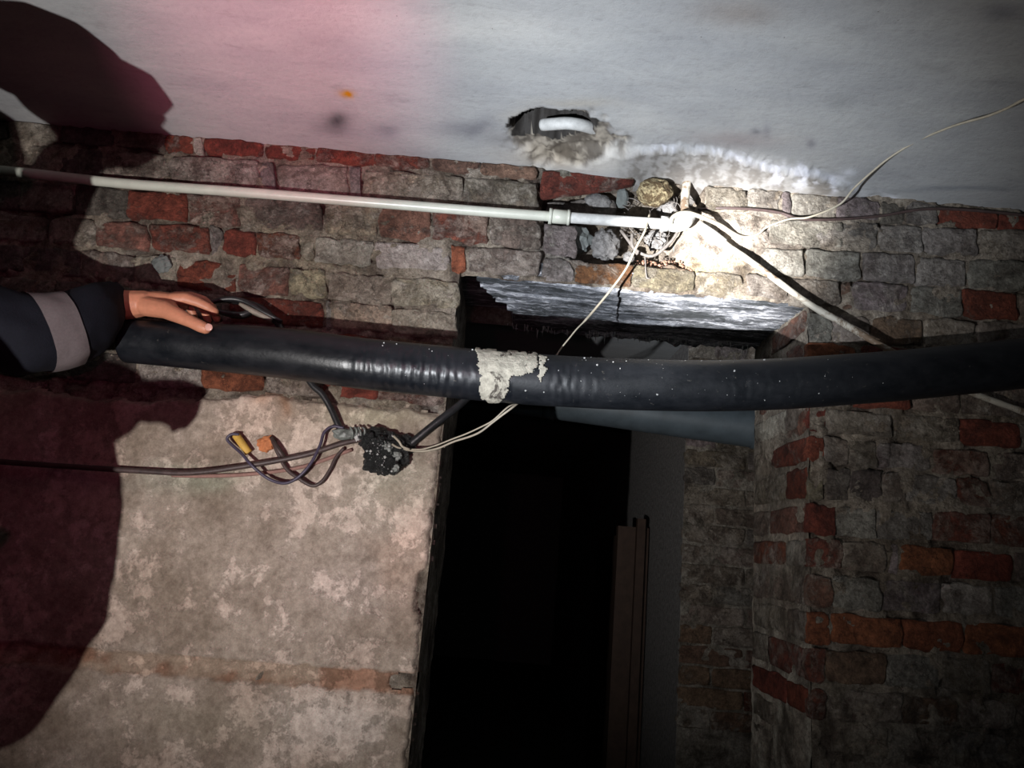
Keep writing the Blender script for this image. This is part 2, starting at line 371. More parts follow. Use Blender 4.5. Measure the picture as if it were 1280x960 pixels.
xs = axis([(-3.4, -1.7, 12), (-1.7, -0.2, 120), (-0.2, 0.7, 150), (0.7, 1.9, 100), (1.9, 3.4, 10)])
ys = axis([(-3.2, -1.0, 14), (-1.0, -0.30, 60), (-0.30, 0.10, 66), (0.10, 7.5, 26)])
V, Fc, Cc = [], [], []
for y in ys:
    for x in xs:
        px, py = proj(x, y, HC)
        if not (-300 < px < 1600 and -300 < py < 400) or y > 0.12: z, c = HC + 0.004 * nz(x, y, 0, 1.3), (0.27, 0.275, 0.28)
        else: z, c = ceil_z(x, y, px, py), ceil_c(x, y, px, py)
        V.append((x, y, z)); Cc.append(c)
nx = len(xs)
for j in range(len(ys) - 1):
    for i in range(nx - 1):
        a = j * nx + i; Fc.append((a, a + nx, a + nx + 1, a + 1))
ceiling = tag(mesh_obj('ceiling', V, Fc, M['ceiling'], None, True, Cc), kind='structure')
slab_top = boxm('concrete_slab', (-3.4, -3.2, HC + 0.13), (3.4, 7.5, HC + 0.33), M['stone'], ceiling)
# ------------------------------------------------------------------ the setting: brick wall with doorway
XL, XR, ZS = -0.150, 0.705, 2.097
niche = [(676, 224), (800, 224), (868, 232), (880, 236), (872, 290), (862, 334), (790, 335), (716, 324), (690, 300), (680, 268)]
rightgap = [(866, 226), (882, 228), (890, 262), (868, 262)]
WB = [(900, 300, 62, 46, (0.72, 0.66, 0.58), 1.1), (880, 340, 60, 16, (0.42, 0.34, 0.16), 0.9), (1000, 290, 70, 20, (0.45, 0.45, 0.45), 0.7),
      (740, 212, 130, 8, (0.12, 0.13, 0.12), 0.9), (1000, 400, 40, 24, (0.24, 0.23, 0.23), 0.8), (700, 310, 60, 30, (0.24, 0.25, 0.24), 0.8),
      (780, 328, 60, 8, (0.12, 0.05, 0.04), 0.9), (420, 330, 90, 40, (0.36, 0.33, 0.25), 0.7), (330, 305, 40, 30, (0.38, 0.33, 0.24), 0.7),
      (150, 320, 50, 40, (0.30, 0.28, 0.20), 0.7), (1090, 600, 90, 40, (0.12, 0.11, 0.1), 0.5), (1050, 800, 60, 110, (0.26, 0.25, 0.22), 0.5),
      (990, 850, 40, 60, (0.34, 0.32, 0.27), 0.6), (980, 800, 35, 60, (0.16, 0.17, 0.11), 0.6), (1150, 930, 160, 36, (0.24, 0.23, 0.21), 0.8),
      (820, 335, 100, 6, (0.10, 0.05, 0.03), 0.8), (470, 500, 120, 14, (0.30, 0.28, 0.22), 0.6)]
def wall_base(x, z): return mixc((0.17, 0.145, 0.115), (0.30, 0.27, 0.225), sm(-0.35, 0.3, fb(x, 0, z, 5)))
xs = axis([(-3.4, -1.5, 14), (-1.5, XL, 180), (XL, XR, 116), (XR, 1.6, 122), (1.6, 3.4, 14)])
zs = axis([(0.2, 0.8, 12), (0.8, ZS, 170), (ZS, 2.43, 52)])
V, Fc, Cc = [], [], []
for z in zs:
    for x in xs:
        px, py = proj(x, 0, z)
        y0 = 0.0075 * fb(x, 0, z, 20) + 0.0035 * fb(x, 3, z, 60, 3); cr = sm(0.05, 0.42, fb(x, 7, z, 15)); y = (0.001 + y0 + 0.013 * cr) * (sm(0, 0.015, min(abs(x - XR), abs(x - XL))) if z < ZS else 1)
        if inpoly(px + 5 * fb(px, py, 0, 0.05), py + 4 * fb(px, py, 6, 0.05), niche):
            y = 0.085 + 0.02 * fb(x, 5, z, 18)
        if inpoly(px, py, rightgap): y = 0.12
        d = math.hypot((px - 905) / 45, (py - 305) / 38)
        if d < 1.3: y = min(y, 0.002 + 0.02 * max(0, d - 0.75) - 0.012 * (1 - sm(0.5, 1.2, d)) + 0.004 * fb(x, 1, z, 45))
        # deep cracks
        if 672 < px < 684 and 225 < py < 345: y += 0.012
        c = blobs_color(px, py, wall_base(x, z), WB, 8); c = mixc(c, (0.05, 0.035, 0.03), 0.75 * cr)  # crevice shade and dirt put into the colour where the mortar is recessed
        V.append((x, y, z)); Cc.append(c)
nx = len(xs); e = 1e-4
for j in range(len(zs) - 1):
    for i in range(nx - 1):
        if zs[j] < ZS - e and XL - e < xs[i] < XR - e: continue
        a = j * nx + i; Fc.append((a, a + 1, a + nx + 1, a + nx))
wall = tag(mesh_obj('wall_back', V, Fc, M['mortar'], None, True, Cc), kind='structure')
TH = 0.38
# jambs of the doorway
def jamb(X, nrm):
    V, Fc, Cc = [], [], []; ny = 20; zz = axis([(0.2, 0.8, 8), (0.8, ZS + 0.01, 130)])
    for z in zz:
        for j in range(ny + 1):
            y = TH * j / ny
            V.append((X + nrm * (0.004 * fb(X, y, z, 22) + (0.002)), y, z)); Cc.append(mixc(mixc((0.17, 0.155, 0.13), (0.36, 0.33, 0.28), sm(-0.3, 0.3, fb(X, y, z, 9))), (0.50, 0.49, 0.43), sm(1.45, 1.25, z) * sm(-0.1, 0.3, fb(X, y * 2, z * 0.5, 14))))
    for i in range(len(zz) - 1):
        for j in range(ny):
            a = i * (ny + 1) + j; q = (a, a + 1, a + ny + 2, a + ny + 1); Fc.append(q if nrm < 0 else q[::-1])
    o = mesh_obj('door_jamb', V, Fc, M['mortar'], wall, True, Cc)
jamb(XL, 1); jamb(XR, -1)
# rear face and core above the lintel
V = [(-3.4, TH, 0.2), (XL, TH, 0.2), (XL, TH, 2.43), (-3.4, TH, 2.43), (XR, TH, 0.2), (3.4, TH, 0.2), (3.4, TH, 2.43), (XR, TH, 2.43), (XL, TH, ZS + 0.0), (XR, TH, ZS + 0.0)]
mesh_obj('rear_face', V, [(0, 3, 2, 1), (4, 7, 6, 5), (8, 2, 7, 9)], M['mortar'], wall, False, [(0.15, 0.14, 0.12)] * len(V))
boxm('lintel_core', (XL - 0.02, 0.13, ZS + 0.05), (XR + 0.02, TH - 0.005, 2.38), M['lintel'], wall)
# sooty concrete lintel seen from below
V, Fc = [], []; nxx, nyy = 110, 46; ok = {}
for j in range(nyy + 1):
    for i in range(nxx + 1):
        x = XL + 0.01 + (XR + 0.01 - XL - 0.01) * i / nxx; y = 0.014 + (TH - 0.014) * j / nyy
        z = ZS + 0.006 * fb(x * 0.4, y * 2, 0, 14) + 0.003 * fb(x, y, 0, 60, 3)
        if y > TH - 0.05: z -= 0.010 * sm(TH - 0.05, TH, y) * (1 + fb(x, y, 3, 40))
        lim = -0.115 + 0.105 * sm(0, 0.30, y) + 0.012 * fb(0, y, 0, 30)
        ok[(i, j)] = x > lim; V.append((x, y, z))
for j in range(nyy):
    for i in range(nxx):
        if ok[(i, j)] and ok[(i + 1, j + 1)]:
            a = j * (nxx + 1) + i; Fc.append((a, a + nxx + 1, a + nxx + 2, a + 1))
lint = mesh_obj('lintel', V, Fc, M['lintel'], wall)
sol = lint.modifiers.new('thickness', 'SOLIDIFY'); sol.thickness = 0.05; sol.offset = -1
lint['label'] = 'sooty concrete lintel with white streaks'
# lime drips on its lower edge
V, Fc = [], []
for k in range(90):
    x = -0.03 + 0.72 * rnd(); y = TH - 0.05 * rnd(); l = 0.004 + 0.025 * rnd() ** 3; r = 0.001 + 0.0012 * rnd(); b = len(V)
    for (dx, dy) in ((r, 0), (0, r), (-r, 0), (0, -r)): V.append((x + dx, y + dy, ZS - 0.006))
    V.append((x, y, ZS - 0.012 - l))
    for i in range(4): Fc.append((b + i, b + (i + 1) % 4, b + 4))
tag(mesh_obj('lime_drips', V, Fc, M['ash'], wall, False), kind='stuff')

# ---- bricks
TINT = dict(r=((0.150, 0.040, 0.025), 0.26), o=((0.21, 0.074, 0.036), 0.20), p=((0.20, 0.10, 0.075), 0.42), g=((0.19, 0.16, 0.13), 0.52),
            w=((0.38, 0.355, 0.32), 0.60), b=((0.15, 0.10, 0.07), 0.30), y=((0.31, 0.275, 0.20), 0.48), d=((0.11, 0.10, 0.09), 0.35), k=((0.21, 0.20, 0.19), 0.34), h=((0.16, 0.055, 0.035), 0.48), t=((0.165, 0.075, 0.035), 0.36), m=((0.215, 0.195, 0.135), 0.40))
nb = [0]
def brick(Q, code, parent, nrm, proud=0.006, nu=9, nv=4, rough=0.0046):
    """Q: bl, br, tr, tl corners on the wall plane; nrm: towards the viewer"""
    t, wsh = TINT[code]; seed = rnd() * 50; nb[0] += 1
    cen = (Q[0] + Q[1] + Q[2] + Q[3]) / 4
    tilt = (random.gauss(0, 0.002), random.gauss(0, 0.0015)); proud = proud - 0.003 + random.gauss(0, 0.0022)
    U = [0, 0.035] + [k / (nu - 1) for k in range(1, nu - 1)] + [0.965, 1]; W = [0, 0.09] + [k / (nv) for k in range(1, nv)] + [0.91, 1]
    V, Fc = [], []
    hgt = (Q[3] - Q[0]).length; wid = (Q[1] - Q[0]).length
    def P(u, v): return (Q[0] * (1 - u) + Q[1] * u) * (1 - v) + (Q[3] * (1 - u) + Q[2] * u) * v
    for jv, v in enumerate(W):
        for iu, u in enumerate(U):
            p = P(u, v)
            edge = min(min(u, 1 - u) * wid, min(v, 1 - v) * hgt)
            corner = (abs(u - 0.5) * 2) ** 4 * (abs(v - 0.5) * 2) ** 4
            p = p + (cen - p) * (0.045 * corner)
            if edge < 0.006:
                a_ = 0.0080 * nz(p.x + seed, p.y, p.z, 30) + 0.0050 * nz(p.x, p.y + seed, p.z, 85) - 0.002
                p = p + (cen - p).normalized() * a_
            h = proud * (1 if edge > 0.0035 else 0.6) + rough * fb(p.x + seed, p.y, p.z, 28, 3) + tilt[0] * (u - .5) * 2 + tilt[1] * (v - .5) * 2
            V.append(p + nrm * h - cen)
    n0 = len(U); m0 = len(W)
    for j in range(m0 - 1):
        for i in range(n0 - 1):
            a = j * n0 + i; Fc.append((a, a + 1, a + n0 + 1, a + n0))
    ring = [i for i in range(n0)] + [j * n0 + n0 - 1 for j in range(1, m0)] + [(m0 - 1) * n0 + i for i in range(n0 - 2, -1, -1)] + [j * n0 for j in range(m0 - 2, 0, -1)]
    b = len(V)
    for i in ring: V.append(V[i] - nrm * 0.022)
    for k in range(len(ring)):
        k2 = (k + 1) % len(ring); Fc.append((ring[k], b + k, b + k2, ring[k2]))
    o = mesh_obj('brick', V, Fc, M['brick'], parent)
    o.location = cen; j = 0.82 + 0.36 * rnd()
    o['tint'] = [t[0] * j, t[1] * j * (0.92 + 0.16 * rnd()), t[2] * j]; o['wash'] = max(0.0, wsh + random.gauss(0, 0.06))
    return o
NW = Vector((0, -1, 0))
def row(top, bot, joints, codes, gap=3.5, clip=False, proud=0.006):
    """top/bot: ((x0,y0),(x1,y1)) lines traced on the wall; joints in x"""
    f = lambda L, x: L[0][1] + (L[1][1] - L[0][1]) * (x - L[0][0]) / (L[1][0] - L[0][0])
    for a, b, c in zip(joints, joints[1:], codes):
        if c == '.': continue
        a2 = a + gap * (0.4 + 0.5 * rnd()); b2 = b - gap * (0.4 + 0.5 * rnd())
        j = [random.gauss(0, 1.0) for _ in range(4)]
        g = 2.6
        tl = f(top, a2) + g + j[0]; tr = f(top, b2) + g + j[1]; bl = f(bot, a2) - g + j[2] + 2; br = f(bot, b2) - g + j[3] + 2
        sk = random.gauss(0, 0.8)
        Q = [at(a2, bl), at(b2, br), at(b2 + sk, tr), at(a2 + sk, tl)]
        if clip:
            for q in Q: q.z = min(q.z, HC - 0.003)
        brick(Q, c, wall, NW, proud)
L_ = lambda a, b, c, d: ((a, b), (c, d))
# left pier, from the ceiling down
row(L_(0, 146, 680, 209), L_(0, 172, 680, 224), [-190, -120, -60, 10, 75, 145, 206, 241, 255, 330, 395, 470, 539, 602, 674], 'dgdgdgrwrrrrbb', clip=True)
row(L_(0, 176, 680, 227), L_(0, 210, 680, 266), [-210, -100, -30, 60, 130, 213, 325, 345, 437, 452, 578, 674], 'gdgdggkgkyg')
row(L_(0, 223, 680, 271), L_(0, 260, 680, 310), [-180, -110, -45, 25, 95, 160, 234, 303, 405, 474, 540, 611, 676], 'dgdgdrpgyphg')
row(L_(0, 265, 680, 314), L_(0, 299, 680, 346), [-200, -90, -20, 60, 120, 187, 264, 280, 322, 376, 394, 468, 563, 584, 678], 'ddggphkrhywwog')
row(L_(0, 304, 575, 351), L_(0, 338, 575, 387), [-180, -110, -40, 30, 100, 170, 222, 296, 362, 408, 490, 574], 'dgddgyrpyyy')
row(L_(0, 343, 575, 390), L_(0, 378, 575, 424), [-200, -90, 0, 70, 140, 214, 288, 406, 416, 490, 572], 'dgddggrkyy')
row(L_(0, 382, 575, 428), L_(0, 418, 575, 464), [-160, -90, -20, 60, 130, 200, 270, 340, 410, 480, 566], 'gdgdggggrb')
row(L_(0, 428, 575, 470), L_(0, 470, 575, 506), [-190, -100, -10, 90, 172, 253, 331, 402, 470, 560], 'ddgdwogrh')
# around the niche
row(L_(676, 321, 980, 345), L_(676, 350, 980, 375), [678, 717, 790, 870, 930, 985], 'ktmmg', proud=0.008)
row(L_(680, 278, 730, 282), L_(680, 318, 730, 322), [680, 722], 'k')
brick([at(677, 247, 0), at(794, 229, 0.0), at(794, 221, 0.0), at(677, 214, 0)], 'r', wall, NW, 0.002)
brick([at(684, 272, 0.05), at(768, 272, 0.05), at(768, 250, 0.05), at(684, 252, 0.05)], 'k', wall, NW, 0.004)
# right of the niche, above the black pipe
row(L_(880, 229, 1280, 267), L_(880, 262, 1280, 288), [884, 934, 975, 988, 1045, 1100, 1132, 1172, 1245, 1320, 1390, 1460], 'gwkwkdkrrgd', clip=True)
row(L_(880, 268, 1280, 287), L_(880, 299, 1280, 324), [962, 1053, 1097, 1153, 1222, 1292, 1360, 1430], 'wkkkgkg')
row(L_(870, 303, 1280, 326), L_(870, 338, 1280, 364), [950, 1005, 1075, 1144, 1210, 1282, 1350, 1420], 'wkkkkkgr', gap=5, proud=0.010)
row(L_(930, 342, 1280, 364), L_(930, 376, 1280, 401), [985, 1052, 1066, 1136, 1204, 1273, 1340, 1410], 'gbkkrggk', gap=3)
row(L_(980, 388, 1280, 404), L_(980, 424, 1280, 438), [1009, 1040, 1088, 1154, 1220, 1290, 1360, 1430], 'kgbgggr')
row(L_(960, 426, 1280, 440), L_(960, 462, 1280, 476), [1008, 1073, 1140, 1210, 1290, 1370, 1440], 'orggrg')
row(L_(1000, 466, 1280, 482), L_(1000, 502, 1280, 522), [1009, 1068, 1140, 1200, 1290, 1360, 1440], 'grggrg')
# right pier below the pipe
DR = [((506, 527), (539, 561), [1009, 1033, 1117, 1199, 1275, 1350, 1430], 'rggrgg'),
      ((543, 566), (576, 599), [1009, 1031, 1062, 1096, 1112, 1164, 1236, 1310, 1390], 'rggkkhggr'[:8]),
      ((580, 602), (621, 638), [1009, 1030, 1062, 1102, 1134, 1197, 1240, 1310, 1400], 'yddgkhgg'),
      ((629, 643), (666, 683), [1009, 1045, 1096, 1166, 1238, 1310, 1390], 'rkkhhg'),
      ((672, 690), (708, 728), [1009, 1052, 1108, 1122, 1193, 1268, 1340, 1410], 'hgkorggg'),
      ((716, 734), (757, 773), [1009, 1040, 1101, 1176, 1243, 1310, 1400], 'pkkwkg'),
      ((763, 783), (802, 822), [1008, 1038, 1129, 1206, 1300, 1390], 'ooooo'),
      ((808, 828), (852, 868), [1009, 1032, 1106, 1178, 1240, 1310, 1400], 'hbkghw'),
      ((858, 877), (896, 914), [1009, 1034, 1128, 1200, 1270, 1350, 1430], 'hgbggg'),
      ((902, 920), (938, 956), [1040, 1110, 1190, 1260, 1340], 'ggkg'),
      ((946, 963), (982, 1000), [1060, 1150, 1220, 1300, 1380], 'gggg')]
for k, (t, b, J, c) in enumerate(DR):
    row(L_(1000, t[0], 1280, t[1]), L_(1000, b[0], 1280, b[1]), J, c, proud=0.006 if k < 9 else 0.001)
# headers and stretchers in the doorway reveal
NX = Vector((-1, 0, 0)); alt = 0
rz = [(at(1012, t[0] + 1).z, at(1012, b[0] + 1).z) for t, b, J, c in DR] + [(2.09, 2.03), (2.015, 1.955), (1.94, 1.88), (1.865, 1.80)]
for zt, zb in rz:
    alt ^= 1; cuts = [0.006, 0.13, TH - 0.01] if alt else [0.006, 0.25, TH - 0.01]
    if zb < 1.12: cuts = [0.22, TH - 0.01]
    for a, b in zip(cuts, cuts[1:]):
        Q = [Vector((XR, b - .005, zb + .004)), Vector((XR, a + .005, zb + .004)), Vector((XR, a + .005, zt - .004)), Vector((XR, b - .005, zt - .004))]
        brick(Q, random.choice('ghgrwpg'), wall, NX, 0.0085, 7, 4)
# ---- plaster coat on the left pier
PT = [(-400, 440), (0, 482), (165, 500), (250, 497), (335, 491), (400, 500), (470, 507), (560, 517)]
def plaster_top(px): return interp(PT, px) + 7 * fb(px, 0, 0, 0.03)
PB = [(450, 700, 120, 120, (0.42, 0.36, 0.33), 0.5), (330, 530, 70, 40, (0.40, 0.32, 0.26), 0.7), (250, 600, 80, 20, (0.24, 0.26, 0.20), 0.7), (510, 690, 40, 90, (0.44, 0.33, 0.27), 0.6),
      (430, 640, 100, 80, (0.42, 0.37, 0.31), 0.4), (490, 600, 60, 50, (0.36, 0.36, 0.29), 0.6), (345, 500, 20, 22, (0.3, 0.15, 0.08), 0.6), (470, 520, 90, 22, (0.38, 0.36, 0.27), 0.8),
      (250, 900, 120, 40, (0.27, 0.24, 0.19), 0.5), (430, 900, 100, 40, (0.36, 0.34, 0.31), 0.5), (80, 600, 120, 14, (0.12, 0.12, 0.11), 0.5), (390, 545, 60, 40, (0.42, 0.36, 0.3), 0.5), (500, 560, 40, 26, (0.16, 0.15, 0.13), 0.35)]
xs = axis([(-3.4, -1.45, 12), (-1.45, XL + 0.012, 250)]); zs = axis([(0.2, 0.85, 12), (0.85, 1.88, 200)])
V, Fc, Cc, keep = [], [], [], []
for z in zs:
    for x in xs:
        px, py = proj(x, 0, z)
        top = plaster_top(px) if x > -1.6 else 470
        e = py - top
        edge = XL + 0.004 - 0.006 * abs(fb(0, 0, z, 22)) * 2 - 0.018 * sm(0.02, 0.0, abs(z - at(535, 740).z) - 0.035) - (0.05 if abs(z - at(500, 850).z) < 0.014 + 0.006 * nz(x, 0, z, 60) else 0)
        bt = 0.077 * px + 801 + 3 * fb(px, 0, 0, 0.04); bb = bt + 27 + 3 * fb(px, 5, 0, 0.04)
        y = -0.013 + 0.004 * fb(x, 0, z, 9) + 0.0012 * fb(x, 2, z, 60, 3)
        c = blobs_color(px, py, mixc((0.22, 0.18, 0.145), (0.30, 0.255, 0.215), sm(-0.4, 0.4, fb(x, 0, z, 6))), PB, 16)
        inb = sm(-1.5, 1.5, py - bt) * sm(1.5, -1.5, py - bb)
        y += 0.007 * inb; c = mixc(c, mixc((0.17, 0.09, 0.055), (0.26, 0.20, 0.15), sm(-0.2, 0.5, fb(x, 0, z, 14) + (0.25 if px < 400 else -0.2))), 0.85 * inb)
        y += 0.018 * (1 - sm(0, 7, e))
        dx = edge - x
        if dx < 0.012: y += 0.03 * (1 - sm(-0.002, 0.012, dx))
        V.append((x, y, z)); Cc.append(c); keep.append(e > -2 and dx > -0.004)
nx = len(xs)
for j in range(len(zs) - 1):
    for i in range(nx - 1):
        a = j * nx + i; q = (a, a + 1, a + nx + 1, a + nx)
        if all(keep[k] for k in q): Fc.append(q)
pl = mesh_obj('plaster_coat', V, Fc, M['plaster'], wall, True, Cc); pl['label'] = 'limewashed plaster coat with a brown band'
# ------------------------------------------------------------------ other walls, floor, rooms behind the doorway
def plain_wall(name, a, b, mat=None):
    o = boxm(name, a, b, mat or M['stone']); return tag(o, kind='structure')
plain_wall('floor', (-3.4, -3.2, 0.1), (3.4, 7.5, 0.2), M['floor'])
plain_wall('wall_left', (-3.5, -3.2, 0.2), (-3.4, 7.5, HC + 0.1)); plain_wall('wall_right', (3.4, -3.2, 0.2), (3.5, 7.5, HC + 0.1))
plain_wall('wall_front', (-3.5, -3.3, 0.2), (3.5, -3.2, HC + 0.1)); plain_wall('wall_far', (-3.5, 7.5, 0.2), (3.5, 7.6, HC + 0.1))
PY, PX = 1.32, 0.735
pier = tag(boxm('wall_inner', (PX, PY, 0.2), (3.4, 7.5, HC + 0.002), M['stone']), kind='structure')
bx = M['mortar']
V = []; Cc = []; Fc = []; ux = axis([(PX, 1.7, 60)]); uz = axis([(0.5, HC, 150)])
for z in uz:
    for x in ux: V.append((x, PY - 0.004 + 0.004 * fb(x, 1, z, 22), z)); Cc.append(mixc((0.15, 0.14, 0.12), (0.30, 0.29, 0.26), sm(-.3, .3, fb(x, 1, z, 6))))
for j in range(len(uz) - 1):
    for i in range(len(ux) - 1):
        a = j * len(ux) + i; Fc.append((a, a + 1, a + len(ux) + 1, a + len(ux)))
fr = mesh_obj('mortar_face', V, Fc, bx, None, True, Cc); fr.parent = pier; fr.matrix_parent_inverse = Matrix.Translation(pier.location).inverted()
k = 0; z = 0.86
while z < HC - 0.08:
    k ^= 1; x = PX + 0.002; wd = 0.118 if k else 0.245
    while x < 1.5:
        Q = [Vector((x, PY - .006, z)), Vector((x + wd, PY - .006, z)), Vector((x + wd, PY - .006, z + .066)), Vector((x, PY - .006, z + .066))]
        if x < 1.15:
            o = brick(Q, random.choice('gkgkggk' if z > 1.2 else 'hgbpgb'), None, NW, 0.005, 6, 3)
            adopt(o, pier)
        x += wd + 0.011; wd = 0.245
    z += 0.077

# ------------------------------------------------------------------ door frame and duct in the dark room behind
df = empty('door_frame', (0.60, 2.45, 0.2))
for a, b in (((0.575, 1.95, 0.2), (0.725, 2.01, 1.62)), ((0.66, 1.91, 0.2), (0.70, 1.95, 1.66))): adopt(boxm('post', a, b, M['wood']), df)
adopt(boxm('door_leaf', (0.60, 2.02, 0.2), (0.72, 2.8, 1.58), M['wood']), df)
tag(df, 'dark brown wooden door frame deep inside the doorway, beside the inner brick wall', 'door frame')
P = [Vector((-0.45, 1.10, 2.06)), Vector((0.15, 1.0, 2.02)), Vector((0.75, 0.93, 1.972)), Vector((1.35, 0.86, 1.925)), Vector((3.41, 0.70, 1.76))]
dp = empty('duct_pipe', P[1])
V, Fc = tube_data(catmull(P, 6), 0.075, 28); adopt(mesh_obj('pipe_body', V, Fc, M['duct']), dp)
for t in (0.35, 0.80):
    c = P[0].lerp(P[3], t); d = (P[3] - P[0]).normalized()
    c = catmull(P, 6)[int(t * 18)]; d = (catmull(P, 6)[int(t * 18) + 1] - c).normalized()
    V, Fc = tube_data([c - d * 0.02, c + d * 0.02], 0.079, 28); adopt(mesh_obj('joint_collar', V, Fc, M['duct']), dp)
tag(dp, 'thick grey-blue pipe running behind the doorway, just below the black pipe', 'pipe')
# ------------------------------------------------------------------ black polyethylene pipe
CL = [(161, 426, -.085), (250, 433, -.10), (350, 441, -.12), (450, 454, -.135), (550, 464, -.14), (650, 473, -.14), (750, 479, -.145), (850, 482, -.145), (950, 481, -.145), (1050, 475, -.145), (1150, 467, -.14), (1280, 454, -.14), (1400, 441, -.14), (1560, 424, -.14)]
R = 0.0555
PP = catmull(pxpath(CL), 36)
ring_px = [448, 452, 463, 474, 482, 489, 503, 514, 526, 538, 547, 556, 566, 578, 590, 692, 700, 708, 716, 728, 741, 905, 925, 950, 985]
amp_px = [0.6, 1.2, 1.0, 1.2, 0.6, 1.3, 0.9, 1.2, 1.4, 1.0, 1.2, 1.3, 1.0, 0.8, 0.6, 1.0, 0.8, 1.2, 0.9, 0.6, .5, .4, .5, .4, .4]
pxs = [proj(*p)[0] for p in PP]
def prf(i, t, a, p, d):
    r = R * (0.90 + 0.10 * sm(150, 380, pxs[i]))
    front = sm(-0.3, 0.5, -d.y) * sm(0.9, 0.35, d.z)
    for q, am in zip(ring_px, amp_px):
        dd = (pxs[i] - q - 5 * fb(q, d.z * 3, 0, 0.7, 2)) / 2.2
        if abs(dd) < 3: r += 0.0030 * am * (math.exp(-(dd - 1) ** 2) * 0.8 - math.exp(-(dd + 0.6) ** 2)) * front * (0.5 + 0.7 * rnd() * 0 + 0.5 * nz(q, d.z * 4, 0, 1))
    return r + 0.0006 * nz(p.x, d.z, d.y, 7)
bp = empty('black_pipe', PP[len(PP) // 2])
V, Fc = tube_data(PP, R, 56, prf, cap=False)
ns = 56; n0 = len(V)
# open left end: wall thickness and dark bore
dirL = (PP[1] - PP[0]).normalized()
for k in range(ns): V.append(PP[0] + (V[k] - PP[0]) * 0.86)
for k in range(ns): V.append(V[n0 + k] + dirL * 0.18)
for k in range(ns):
    k2 = (k + 1) % ns; Fc.append((k2, n0 + k2, n0 + k, k)); Fc.append((n0 + k2, n0 + ns + k2, n0 + ns + k, n0 + k))
body = adopt(mesh_obj('pipe_body', V, Fc, M['pe']), bp)
# cement splash on the pipe
poly = [(596, 436), (640, 439), (671, 442), (674, 450), (664, 464), (650, 468), (638, 473), (634, 484), (633, 497), (622, 504), (604, 500), (598, 488), (601, 470), (597, 455)]
poly2 = [(676, 444), (682, 446), (682, 466), (675, 476), (673, 460)]
sel, Vp, Fp = {}, [], []
seg = 160
i0 = next(i for i, q in enumerate(pxs) if q > 590); i1 = next(i for i, q in enumerate(pxs) if q > 690)
sub = []
for i in range(i0, i1): sub += [PP[i].lerp(PP[i + 1], k / 2) for k in range(2)]
Vt, Ft = tube_data(sub, R, seg, lambda i, t, a, p, d: R + 0.0016 + 0.0012 * abs(fb(p.x, d.y, d.z, 40, 3)), cap=False)
for f in Ft:
    c = sum((Vt[k] for k in f), Vector()) / 4
    q = proj(*c); mid = proj(*(sub[min(f[0] // seg, len(sub) - 1)]))
    if c.y > sub[f[0] // seg].y + 0.012: continue
    x = q[0] + 3.5 * fb(q[0], q[1], 0, 0.12); y = q[1] + 3.5 * fb(q[0], q[1], 5, 0.12)
    if (inpoly(x, y, poly) or inpoly(x, y, poly2)) and fb(q[0], q[1], 9, 0.15) < 0.95 - 0.5 * sm(452, 438, y):
        for k in f:
            if k not in sel: sel[k] = len(Vp); Vp.append(Vt[k])
        Fp.append(tuple(sel[k] for k in f))
cp = adopt(mesh_obj('cement_patch', Vp, Fp, M['cement']), bp); cp['label'] = 'crusted pale cement splash around the middle of the pipe'
so = cp.modifiers.new('thickness', 'SOLIDIFY'); so.thickness = 0.0015; so.offset = -1
# specks of lime
V, Fc = [], []
for k in range(100):
    px = random.choice([random.gauss(560, 70), random.gauss(760, 70), random.gauss(900, 110)]); 
    i = min(range(len(pxs)), key=lambda j: abs(pxs[j] - px)); a = random.uniform(-0.9, 1.3)
    d = Vector((0, -math.cos(a), math.sin(a))); p = PP[min(i, len(PP) - 1)] + Vector(((px - pxs[i]) / 600, 0, 0)) + d * (R + 0.0004)
    r = 0.0004 + 0.0020 * rnd() ** 4; b = len(V)
    for q in ((1, 0, 0), (0.4, 0, 1), (-0.8, 0, 0.5), (-.7, 0, -.6), (0.3, 0, -1)): V.append(p + Vector((q[0], 0, q[2])) * r * (0.7 + 0.8 * rnd()))
    V.append(p + d * r * 0.8)
    for i2 in range(5): Fc.append((b + i2, b + (i2 + 1) % 5, b + 5))
tag(adopt(mesh_obj('lime_specks', V, Fc, M['ash'], None, False), bp), kind='stuff')
tag(bp, 'thick black plastic sewer pipe sagging across the doorway, gripped by a hand', 'pipe')

# ------------------------------------------------------------------ white water pipe with fittings
YW = -0.035
wl = [(-160, 201, -.03), (0, 213, -.03), (150, 229, -.033), (300, 240, -.035), (450, 252, -.036), (600, 264, -.036), (694, 271, YW)]
wp = empty('water_pipe', at(694, 271, YW))
def ct(name, L, r, mat, seg=18, par=None, n=6, rf=None):
    P = catmull(pxpath(L), n); V, Fc = tube_data(P, r, seg, rf); return adopt(mesh_obj(name, V, Fc, mat), par)
ct('long_pipe', wl, 0.0122, M['pvc'], par=wp)
ct('coupling', [(688, 270, YW), (712, 272, YW)], 0.0172, M['pvc'], par=wp, n=2)
ct('coupling_rim', [(686, 270, YW), (690, 270.4, YW)], 0.0195, M['pvc'], par=wp, n=2)
ct('coupling_rim', [(709, 271.8, YW), (712, 272, YW)], 0.0188, M['pvc'], par=wp, n=2)
sp_ = ct('short_pipe', [(711, 272, YW), (770, 276, YW), (832, 280, YW)], 0.0132, M['dustpvc'], par=wp); sp_['label'] = 'dusty paler pipe stub'
ct('union_nut', [(826, 279.5, YW), (835, 280, YW)], 0.0185, M['dustpvc'], par=wp, n=2)
ct('elbow', [(836, 280, YW), (846, 280, YW), (856, 277, YW + .004), (862, 270, YW + .012)], 0.0185, M['dustpvc'], par=wp, rf=lambda i, t, a, p, d: 0.0165 + 0.0035 * math.sin(min(1, t * 1.2) * math.pi))
